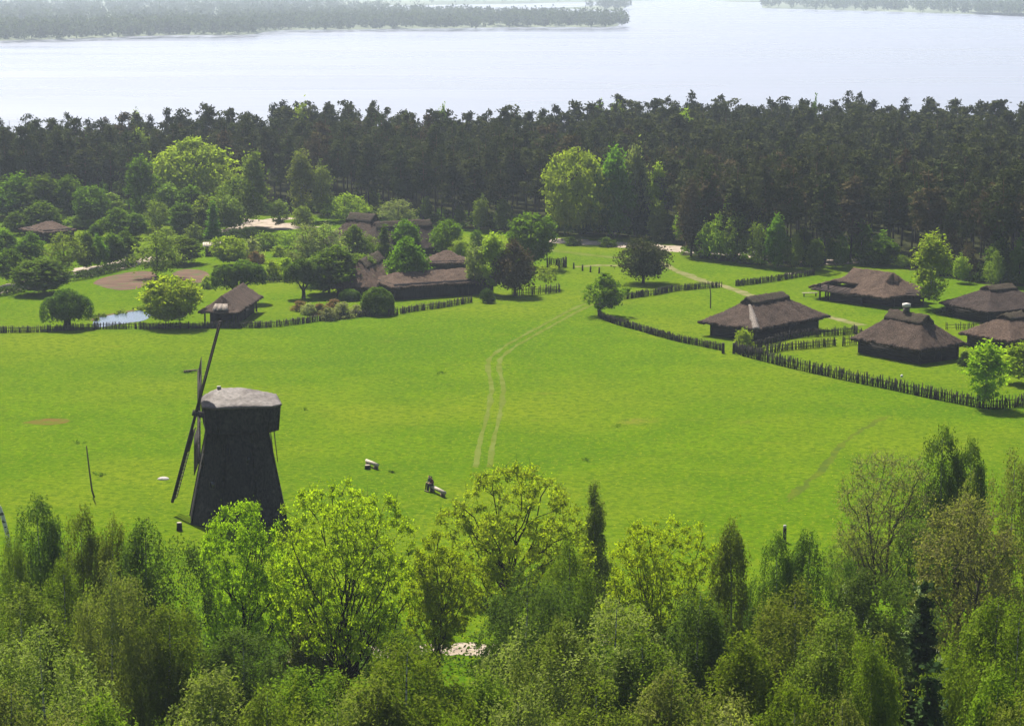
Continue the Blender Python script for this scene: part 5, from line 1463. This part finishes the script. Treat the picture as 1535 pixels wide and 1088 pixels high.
# ------------------------------------------------------------------ windmill
def windmill():
    c = at(357, 776)
    root = thing('windmill', 'dark smock windmill with a pale shingled cap and four lattice sails', 'windmill', c, 0)
    ROT = R(10)
    def ring(r, z, n=8, off=22.5):
        return [(r * math.cos(R(off + 360 * k / n) + ROT), r * math.sin(R(off + 360 * k / n) + ROT), z) for k in range(n)]
    # smock body: rings with slightly hollow flare
    HB, RB, RT_ = 9.1, 4.95, 3.05
    rings = []
    for k in range(9):
        f = k / 8
        r = RB + (RT_ - RB) * (1 - (1 - f) ** 1.0)
        rings.append([(x + 0.10 * f, y, z) for x, y, z in ring(r, -0.1 if k == 0 else HB * f)])
    V = [p for rg in rings for p in rg]
    q = [(8 * k + i, 8 * k + (i + 1) % 8, 8 * (k + 1) + (i + 1) % 8, 8 * (k + 1) + i) for k in range(8) for i in range(8)]
    m = MB().add(V, q)
    m.build('body', M['tarred'], root)
    # corner boards
    m = MB()
    for i in range(8):
        m = MB()
        for k in range(8): m.bar(V[8 * k + i], V[8 * (k + 1) + i], 0.22, 0.12)
        m.build('corner_board', M['tarred'], root)
    # small windows with pale sills on the body
    for (az, z) in ((-62, 6.4), (-58, 4.0), (-118, 4.1), (-100, 7.3)):
        f = z / HB
        r = (RB + (RT_ - RB) * (1 - (1 - f) ** 1.0)) * math.cos(R(22.5)) / max(0.92, math.cos(((R(az) - ROT + R(22.5) * 2 * 4) % R(45)) - R(22.5)))
        o = Vector((math.cos(R(az)), math.sin(R(az)), 0))
        rz = R(az) + math.pi / 2
        p = o * (r + 0.06) + Vector((0, 0, z))
        w = MB().box(p, (0.50, 0.16, 0.62), rz).build('window', M['glass'], root)
        m = MB()
        t = Vector((-o.y, o.x, 0))
        b = p + o * 0.08
        m.box(b + Vector((0, 0, -0.36)), (0.72, 0.12, 0.09), rz)
        for s in (-1, 1): m.box(b + t * 0.32 * s, (0.07, 0.10, 0.62), rz)
        m.build('frame', M['rod'], w)
    # cap: rectangular drum with cut corners, overhanging
    cz0, cz1 = HB - 0.12, HB + 2.35
    hx, hy, ch = 3.6, 3.3, 1.0
    def foot(hx, hy, ch, z):
        return [(hx, -hy + ch, z), (hx, hy - ch, z), (hx - ch, hy, z), (-hx + ch, hy, z), (-hx, hy - ch, z), (-hx, -hy + ch, z), (-hx + ch, -hy, z), (hx - ch, -hy, z)]
    A, B = foot(hx - 0.22, hy - 0.15, ch, cz0), foot(hx, hy, ch, cz1)
    m = MB().add(A + B, [(i, (i + 1) % 8, 8 + (i + 1) % 8, 8 + i) for i in range(8)])
    m.add(A, [(7, 6, 5, 4), (7, 4, 3, 0), (0, 3, 2, 1)])
    cap = m.build('cap', M['tarred'], root)
    turn = Matrix.Rotation(R(15), 4, 'Z')
    spun = []
    m = MB()
    for i in range(8):
        m.bar(A[i], B[i], 0.16, 0.10)
        m.bar(Vector(A[i]) + Vector((0, 0, 0.1)), Vector(A[(i + 1) % 8]) + Vector((0, 0, 0.1)), 0.14, 0.2)
    m.build('cap_boards', M['tarred'], cap)
    # rounded shingled roof, ridge shifted to the sail side, long fall to the tail
    ex, ey, rise = hx + 0.14, hy + 0.22, 1.2
    def zroof(x, y):
        lim = np.minimum(ey, ex + ey - ch - np.abs(x))            # cut corners in plan
        ay = np.clip(np.abs(y) / np.maximum(lim, 0.3), 0, 1)
        left = np.clip((-1.9 - x) / (ex - 1.9), 0, 1); right = np.clip((x + 0.2) / (ex + 0.2), 0, 1)
        f = (1 - ay ** 1.25) * (1 - left ** 1.6) * (1 - right ** 1.5)
        z = rise * np.clip(f, 0, 1) ** 0.85
        course = np.abs(np.sin(z * 7.0)) * 0.035
        return cz1 + 0.16 + z + course
    def incut(x, y): return (np.abs(x) + np.abs(y)) < ex + ey - ch * 0.95
    V, Q = height_sheet(np.linspace(-ex, ex, 44), np.linspace(-ey, ey, 43), zroof, 0.16, mask=incut, rag=0.03, seed=5)
    roof = put('cap_roof', mesh_np('cap_roof', V, [Q], M['shingle']), root)
    spun += [cap, cap, roof]
    MB().box((-2.0, 0, cz1 + rise + 0.30), (0.36, 0.36, 0.24)).build('ridge_stone', M['stone'], roof)
    # tail rods hanging from the cap
    for y, x in ((-1.7, 3.35), (-2.0, 3.05)):
        MB().tube([(x, y, cz0 + 0.3), (x + 0.35, y - 0.2, cz0 - 3.0)], [0.05, 0.04], 5).build('tail_rod', M['rod'], root)
    MB().tube([(-3.1, -2.3, cz0 + 0.2), (-3.35, -2.4, cz0 - 3.6)], [0.05, 0.04], 5).build('tail_rod', M['rod'], root)
    # windshaft and sails, shaft tilted up
    T_ = R(14.3)
    sh = Vector((-math.cos(T_), 0, math.sin(T_)))       # shaft direction, away from the cap
    uu = Vector((math.sin(T_), 0, math.cos(T_)))        # "up" inside the sail plane
    hh = Vector((0, 1, 0))
    hub = Vector((-3.85, 0, HB + 1.3))
    spun.append(MB().tube([hub - sh * 2.2, hub + sh * 0.75], [0.32, 0.30], 10).build('windshaft', M['plank'], root))
    AL = R(-15.5)
    LEN = 9.9
    for k in range(4):
        a = AL + k * math.pi / 2
        d = (uu * math.cos(a) + hh * math.sin(a)).normalized()
        o = hub + sh * (0.42 if k % 2 == 0 else 0.12)
        side = d.cross(sh).normalized()
        tw = R(20 if k == 2 else 4)
        e = (side * math.cos(tw) + sh * math.sin(tw)).normalized()
        if k == 2: e = (side * math.cos(tw) + sh * -math.sin(tw)).normalized()
        sl = MB().bar(o - d * 0.3, o + d * LEN, 0.30, 0.26, up=tuple(sh)).build('sail', M['canvas'], root)
        spun.append(sl)
        m = MB()
        nb = 20
        for j in range(nb):
            s = 2.2 + (LEN - 2.3) * j / (nb - 1)
            m.bar(o + d * s - e * 0.25, o + d * s + e * 1.45, 0.085, 0.07, up=tuple(d))
        for q_ in (0.7, 1.42):
            m.bar(o + d * 2.1 + e * q_, o + d * LEN + e * q_, 0.085, 0.06, up=tuple(sh))
        m.build('lattice', M['canvas'], sl)
        # boards closing the inner half of the frame
        lo, hi = (2.4, 6.0) if k != 2 else (2.4, 4.6)
        P4 = [o + d * lo + e * 0.12, o + d * hi + e * 0.12, o + d * hi + e * 1.36, o + d * lo + e * 1.36]
        nn = d.cross(e).normalized() * 0.05
        MB().hexa([p - nn for p in P4], [p + nn for p in P4]).build('sail_board', M['canvas'], sl)
    for o in set(spun): o.rotation_euler = (0, 0, R(11.5)); o.location = (0.45, 0, 0)
    for o in root.children:
        if o.name.startswith('tail_rod'): o.location = (0.45, 0, 0)
M['shingle'] = surf_mat('bleached_shingles', (0.085, 0.070, 0.064), (0.230, 0.195, 0.180), 3.0, vscale=(0.9, 2.2, 2.2), bump=0.8, rough=0.7, spec=0.3, spots=((0.060, 0.046, 0.040), 1.0, 0.45, 0.65))
windmill()

# ------------------------------------------------------------------ fences
def fence(pxs, label, h=1.15, gap=0.2, mat='picket', lean=0.06, rails=2, wd=0.075, posts=3.4, hj=0.2, name='picket_fence'):
    L = smooth_line([at(*p) for p in pxs], 8)
    seg = np.linalg.norm(np.diff(L, axis=0), axis=1)
    s = np.concatenate([[0], np.cumsum(seg)])
    tot = s[-1]
    o = L[0]
    rg = random.Random(int(pxs[0][0] * 7 + pxs[0][1]))
    def pt(u):
        return Vector((np.interp(u, s, L[:, 0]) - o[0], np.interp(u, s, L[:, 1]) - o[1], 0))
    root = thing(name, label, 'fence', (o[0], o[1], 0))
    m = MB()
    u = 0
    while u < tot:
        p = pt(u); hh = h * rg.uniform(1 - hj, 1 + hj)
        if rg.random() > 0.10 + 0.10 * math.sin(u * 0.9):
            d = (pt(min(tot, u + 0.1)) - pt(max(0, u - 0.1))).normalized()
            nrm = Vector((-d.y, d.x, 0))
            p = p + nrm * (0.05 if rg.random() < 0.5 else -0.05)
            m.bar(p + Vector((0, 0, -0.05)), p + Vector((rg.gauss(0, lean), rg.gauss(0, lean), hh)), wd * rg.uniform(0.9, 1.7), 0.05)
        u += gap * rg.uniform(0.7, 1.3)
    m.build('pickets', M[mat], root)
    m = MB()
    n = max(2, int(tot / 1.6))
    for z in ([0.35, 0.85][:rails] if h < 1.5 else [0.4, 1.1][:rails]):
        for k in range(n): m.bar(pt(tot * k / n) + Vector((0, 0, z * h / 1.15)), pt(tot * (k + 1) / n) + Vector((0, 0, z * h / 1.15)), 0.05, 0.07)
    k = 0
    while k * posts <= tot:
        p = pt(k * posts); m.bar(p + Vector((0, 0, -0.1)), p + Vector((rg.gauss(0, 0.04), rg.gauss(0, 0.04), h * rg.uniform(1.0, 1.15))), 0.11)
        k += 1
    m.build('rail_frame', M[mat], root)
    return root

fence([(-30, 500), (0, 499), (60, 498), (130, 494), (190, 493), (240, 493), (330, 492), (400, 491), (440, 487), (480, 481)], 'long wattle fence along the far side of the meadow on the left', h=0.95, gap=0.11, name='wattle_fence')
fence([(480, 481), (520, 477), (558, 474)], 'short stretch of wattle fence behind the pale shrubs', h=0.95, gap=0.11, name='wattle_fence')
fence([(582, 474), (620, 467), (665, 461), (708, 453)], 'wattle fence below the long farm building', h=1.0, gap=0.11, name='wattle_fence')
fence([(768, 443), (785, 443), (815, 441), (840, 438)], 'short weathered picket fence beside the rusty pine', h=1.35, gap=0.28, wd=0.11)
fence([(1082, 431), (1050, 433), (1010, 437), (985, 442), (955, 446), (925, 451), (903, 460), (897, 468), (901, 477), (925, 487), (955, 495), (985, 504), (1020, 513), (1050, 519), (1084, 526)], 'dark wattle fence curving round the barn green', h=1.0, gap=0.09, mat='picketdark', name='wattle_fence')
fence([(1103, 528), (1112, 533), (1150, 543), (1190, 553), (1230, 562), (1280, 573), (1330, 583), (1380, 594), (1430, 604), (1475, 612), (1505, 612), (1560, 607)], 'long dark picket fence in front of the chimney cottage', h=1.32, gap=0.095, mat='picketdark', lean=0.12, hj=0.32)
fence([(1103, 429), (1130, 426), (1160, 422), (1190, 417), (1222, 412)], 'dark fence behind the footpath gap towards the forest', h=1.0, gap=0.09, mat='picketdark', name='wattle_fence')
fence([(1108, 531), (1140, 521), (1172, 511), (1200, 506), (1240, 504), (1284, 500)], 'inner picket fence between the barn and the cottage', h=1.1, gap=0.14, mat='picketdark')
fence([(1120, 533), (1150, 530), (1172, 526), (1205, 523), (1255, 518)], 'second inner picket fence on the cottage side', h=1.1, gap=0.14, mat='picketdark')
fence([(1263, 519), (1275, 517), (1287, 516)], 'bit of picket fence against the cottage corner', h=1.3, gap=0.24, mat='picketdark')
fence([(1418, 494), (1445, 494), (1475, 493)], 'low fence on the grass between cottage and right hut', h=1.0, gap=0.3, mat='picketdark')
fence([(1280, 500), (1292, 506)], 'short fence end touching the left wall of the cottage', h=1.2, gap=0.25, mat='picketdark')
fence([(820, 402), (835, 402), (850, 400)], 'dark plank fence at the foot of the large maple', h=1.7, gap=0.13, mat='picketdark', wd=0.12, name='plank_fence')
for k, (px, py, hpx) in enumerate([(860, 403, 9), (873, 406, 9), (885, 408, 8), (898, 410, 8)]):
    p = at(px, py)
    root = thing('fence_post', ['dark stump-like fence post nearest the plank fence', 'second dark fence post out from the plank fence', 'third dark fence post out from the plank fence', 'last dark fence post out from the plank fence'][k], 'post', p, 0.3 * k, 'broken fence posts on the clearing')
    MB().tube([(0, 0, -0.1), (0.03 * k, 0, 1.1)], [0.17, 0.13], 7).build('post', M['picketdark'], root)
for px, py, lb in ((1084, 530, 'dark gate post ending the wattle fence'), (1100, 530, 'dark gate post starting the picket fence')):
    p = at(px, py)
    tag(put('gate_post', MB().tube([(0, 0, -0.1), (0, 0, 1.5)], [0.22, 0.18], 8).mesh('gate_post', M['picketdark']), None, p), lb, 'post')

# ------------------------------------------------------------------ poles, logs, benches, stones
def pole(pts, r, name, label, mat='rod', cat='pole'):
    o = Vector(pts[0])
    m = MB().tube([Vector(p) - o for p in pts], r, 7)
    return tag(put(name, m.mesh(name, M[mat], True), None, o), label, cat)
g = at(142, 745)
def up_at(px, py): 
    d = ray(px, py); t = g[1] / d[1]
    return (d[0] * t, g[1], HC + d[2] * t)
pole([(g[0], g[1], -0.2), up_at(138, 735), up_at(134, 705), up_at(129.5, 668)], [0.10, 0.09, 0.08, 0.06], 'field_pole', 'thin leaning wooden pole in the meadow left of the windmill')
g = at(1065, 462)
pole([(g[0], g[1], -0.2), (g[0], g[1], 2.2), up_at(1064, 430)], [0.10, 0.09, 0.07], 'field_pole', 'thin upright pole on the grass left of the thatched barn')
M['whitebark'] = surf_mat('white_birch_bark', (0.70, 0.68, 0.64), (0.10, 0.09, 0.08), 1.6, vscale=(1, 1, 1.4), lo=0.56, hi=0.60, bump=0.1)
g = at(14, 820)
pole([(g[0], g[1], -0.2), up_at(11, 800), up_at(7, 785), up_at(4, 774), up_at(0, 762), up_at(-9, 748), up_at(-22, 740)], [0.20, 0.20, 0.20, 0.20, 0.19, 0.16, 0.12], 'bent_birch', 'bare white birch stem bent over at the left edge', 'whitebark', 'birch stem')

def half_log_bench(p0, p1, label, plank='palewood'):
    a, b = at(*p0), at(*p1)
    d = (b - a); L = d.length
    root = thing('log_bench', label, 'bench', a.lerp(b, 0.5), math.atan2(d.y, d.x))
    MB().tube([(-L / 2, 0, 0.50), (0, 0, 0.51), (L / 2, 0, 0.50)], [0.19, 0.20, 0.19], 8).build('seat', M[plank], root)
    for s in (-0.36, 0.36):
        MB().box((s * L, 0, 0.17), (0.3, 0.42, 0.40)).build('leg', M['cutwood'], root)
    return root
half_log_bench((549.5, 697), (566, 704), 'pale log bench beside a cut stump on the open meadow')
half_log_bench((645, 735), (667, 746), 'pale log bench with two people sitting at its end')

def stump(px, py, r, h, label, mat='cutwood', name='tree_stump'):
    p = at(px, py)
    root = thing(name, label, 'stump', p, 0.4)
    MB().tube([(0, 0, -0.05), (0, 0, h * 0.5), (0, 0, h)], [r * 1.15, r, r * 0.97], 11).build('bark', M['barkdark'], root)
    MB().tube([(0, 0, h + 0.001), (0, 0, h + 0.04)], [r * 0.93, r * 0.92], 11).build('cut_face', M['palewood'], root)
stump(551, 703, 0.30, 0.42, 'cut stump with a pale top in front of the meadow log bench')
stump(269, 795, 0.26, 0.75, 'dark squat stump on the grass left of the windmill foot')
def flat_stone():
    p = at(245, 718)
    me = bpy.data.meshes.new('flat_stone'); bm = bmesh.new()
    bmesh.ops.create_icosphere(bm, subdivisions=3, radius=1.0)
    for v in bm.verts:
        n = 1 + 0.08 * math.sin(v.co.x * 4) * math.cos(v.co.y * 5)
        v.co.x *= 0.62 * n; v.co.y *= 0.5 * n; v.co.z = max(-0.1, v.co.z * 0.26)
    bm.to_mesh(me); bm.free(); me.materials.append(M['stone'])
    tag(put('flat_stone', me, None, p), 'flat pale round stone lying on the meadow by the windmill', 'stone')
flat_stone()
def fallen_log():
    a, b = at(276, 559), at(295, 557)
    tag(put('fallen_log', MB().tube([Vector((0, 0, 0.2)), (b - a) * 0.5 + Vector((0, 0, 0.22)), (b - a) + Vector((0, 0, 0.2))], [0.15, 0.15, 0.12], 8).mesh('fallen_log', M['cutwood']), None, a), 'weathered log lying in dark weeds behind the windmill sails', 'log')
fallen_log()
def branch():
    a, b = at(1305, 890, 7.0), at(1262, 852, 9.0)
    tag(put('fallen_branch', MB().tube([Vector((0, 0, 0)), (b - a) * 0.5 + Vector((0, 0, 0.4)), (b - a)], [0.16, 0.12, 0.07], 6).mesh('fallen_branch', M['barkdark']), None, a), 'dark broken branch lodged among the trees at the right', 'branch')
branch()
def white_post():
    p = at(1176, 812)
    root = thing('marker_post', 'dark post with a white top standing behind the small dark birch', 'post', p)
    MB().tube([(0, 0, -0.1), (0, 0, 1.35)], [0.17, 0.16], 8).build('shaft', M['picketdark'], root)
    MB().tube([(0, 0, 1.351), (0, 0, 1.62)], [0.16, 0.13], 8).build('cap', M['stone'], root)
white_post()
def table_bench(px, py, label, w=2.2):
    p = at(px, py)
    root = thing('plank_bench', label, 'bench', p, 0.1)
    MB().box((0, 0, 0.55), (w, 0.5, 0.08)).build('seat', M['palewood'], root)
    for s in (-1, 1): MB().box((s * w * 0.38, 0, 0.255), (0.12, 0.4, 0.51)).build('leg', M['rod'], root)
table_bench(1186, 415, 'pale plank bench behind the fence at the forest edge')
table_bench(1214, 444, 'pale plank bench left of the open porch', 2.6)
def stone_on_fence():
    p = at(1351, 586)
    tag(put('clay_pot', MB().tube([(0, 0, 1.75), (0, 0, 1.86), (0, 0, 2.0), (0, 0, 2.1)], [0.10, 0.17, 0.17, 0.10], 9).mesh('clay_pot', M['lime']), None, p), 'white pot hung upside down on the long picket fence', 'pot')
stone_on_fence()

# ------------------------------------------------------------------ people
def skin_mesh(name, verts, edges, radii, mat, parent, root_i=0):
    me = bpy.data.meshes.new(name)
    me.from_pydata([tuple(v) for v in verts], edges, [])
    o = put(name, me, parent)
    md = o.modifiers.new('skin', 'SKIN'); md.use_smooth_shade = True
    sk = me.skin_vertices[0].data
    for i, r in enumerate(radii):
        sk[i].radius = (r, r) if not isinstance(r, tuple) else r
        sk[i].use_root = (i == root_i)
    o.modifiers.new('sub', 'SUBSURF').levels = 1
    o.modifiers['sub'].render_levels = 1
    me.materials.append(mat)
    return o
SKIN = plain('skin', (0.52, 0.33, 0.25), 0.6)
def person(loc, rz, label, shirt, trousers, hair, pose='sit', lean=0.0, holdfwd=True):
    root = thing('person', label, 'person', loc, rz)
    # faces -Y; seat height 0.70 on the log, or standing
    if pose == 'sit':
        pel = Vector((0, 0, 0.80)); kn = [Vector((s * 0.13, -0.42, 0.80)) for s in (-1, 1)]; an = [Vector((s * 0.13, -0.50, 0.10)) for s in (-1, 1)]
    else:
        pel = Vector((0, 0, 0.95)); kn = [Vector((s * 0.11, -0.03, 0.50)) for s in (-1, 1)]; an = [Vector((s * 0.12, 0.02, 0.09)) for s in (-1, 1)]
    ch = pel + Vector((0, -0.02 - lean * 0.5, 0.32)); nk = pel + Vector((0, -0.02 - lean, 0.54)); hd = nk + Vector((0, -0.03 - lean * 0.3, 0.13)); tp = hd + Vector((0, 0.0, 0.13))
    V = [pel, pel + Vector((0, 0, 0.15)), ch, nk, hd, tp]; E = [(0, 1), (1, 2), (2, 3), (3, 4), (4, 5)]; r = [0.14, 0.13, (0.16, 0.12), 0.06, (0.09, 0.105), 0.07]
    nose = hd + Vector((0, -0.115, -0.01)); V.append(nose); E.append((4, 6)); r.append(0.018)
    for s in (-1, 1):
        ear = hd + Vector((s * 0.095, 0.01, 0.0)); V.append(ear); E.append((4, len(V) - 1)); r.append(0.02)
    arms = []
    for i, s in enumerate((-1, 1)):
        b = len(V)
        hip = pel + Vector((s * 0.10, 0, -0.03))
        V += [hip, kn[i], an[i], an[i] + Vector((0, -0.16, -0.05))]; E += [(0, b), (b, b + 1), (b + 1, b + 2), (b + 2, b + 3)]; r += [0.10, 0.065, 0.045, 0.04]
        b = len(V)
        shd = ch + Vector((s * 0.19, 0, 0.14))
        if pose == 'sit': el, wr = shd + Vector((s * 0.06, -0.04, -0.28)), shd + Vector((s * -0.02, -0.26, -0.34))
        else: el, wr = shd + Vector((s * 0.06, 0.04, -0.29)), shd + Vector((s * 0.08, -0.05, -0.54))
        d = (wr - el).normalized()
        palm = wr + d * 0.07
        V += [shd, el, wr, palm]; E += [(2, b), (b, b + 1), (b + 1, b + 2), (b + 2, b + 3)]; r += [0.062, 0.045, 0.032, (0.038, 0.022)]
        ax = d.cross(Vector((0, 0, 1)) if abs(d.z) < 0.8 else Vector((0, 1, 0))).normalized()
        for k, ll in enumerate((0.060, 0.075, 0.080, 0.070)):
            f0 = palm + ax * (k - 1.5) * 0.02 + d * 0.02
            c = len(V); V += [f0 + d * ll * 0.5, f0 + d * ll + Vector((0, 0, -0.02))]; E += [(b + 3, c), (c, c + 1)]; r += [0.009, 0.007]
        c = len(V); V += [wr + d * 0.03 + ax * s * 0.04, wr + d * 0.08 + ax * s * 0.055]; E += [(b + 2, c), (c, c + 1)]; r += [0.011, 0.009]
        arms.append((shd, el, wr))
    skin_mesh('body', V, E, r, SKIN, root)
    # clothes follow the body a little outside it
    sv = [pel + Vector((0, 0, -0.02)), pel + Vector((0, 0, 0.15)), ch, nk + Vector((0, 0, -0.06))]; se = [(0, 1), (1, 2), (2, 3)]; sr = [0.165, 0.155, (0.185, 0.145), 0.085]
    for s, (shd, el, wr) in zip((-1, 1), arms):
        b = len(sv); sv += [shd, el, el.lerp(wr, 0.75)]; se += [(2, b), (b, b + 1), (b + 1, b + 2)]; sr += [0.085, 0.065, 0.052]
    skin_mesh('shirt', sv, se, sr, shirt, root)
    tv = [pel + Vector((0, 0, 0.06)), pel + Vector((0, 0, -0.02))]; te = [(0, 1)]; tr = [0.16, 0.15]
    for i, s in enumerate((-1, 1)):
        b = len(tv); tv += [pel + Vector((s * 0.10, 0, -0.03)), kn[i], an[i] + Vector((0, 0, 0.03))]; te += [(1, b), (b, b + 1), (b + 1, b + 2)]; tr += [0.115, 0.085, 0.065]
    skin_mesh('trousers', tv, te, tr, trousers, root)
    for i, s in enumerate((-1, 1)):
        skin_mesh('shoe', [an[i] + Vector((0, 0.04, -0.04)), an[i] + Vector((0, -0.09, -0.05)), an[i] + Vector((0, -0.19, -0.06))], [(0, 1), (1, 2)], [0.055, 0.052, 0.04], trousers, root)
    skin_mesh('hair', [hd + Vector((0, 0.05, -0.02)), hd + Vector((0, 0.035, 0.08)), hd + Vector((0, -0.01, 0.14))], [(0, 1), (1, 2)], [0.09, 0.105, 0.085], hair, root)
    return root
DK, RD, WH, HR = plain('dark_cloth', (0.025, 0.025, 0.032)), plain('maroon_cloth', (0.14, 0.025, 0.03)), plain('white_cloth', (0.75, 0.74, 0.72)), plain('dark_hair', (0.025, 0.018, 0.014))
BL = plain('grey_cloth', (0.10, 0.10, 0.13))
b0 = at(645, 735); b1 = at(667, 746); bd = (b1 - b0).normalized()
brz = math.atan2(bd.y, bd.x)
person(b0 + bd * 0.05 + Vector((-0.02, -0.02, 0)), brz + 0.25, 'person in a dark top with pale sleeves sitting at the end of the log bench', BL, DK, HR, lean=0.06)
person(b0 + bd * 0.62 + Vector((0, 0, 0)), brz - 0.2, 'person in a maroon top sitting on the log bench beside the darker one', RD, DK, HR, lean=0.10)
person(at(1130.5, 389), 0.6, 'person in a white top standing in the shade by the forest road', WH, DK, HR, pose='stand')
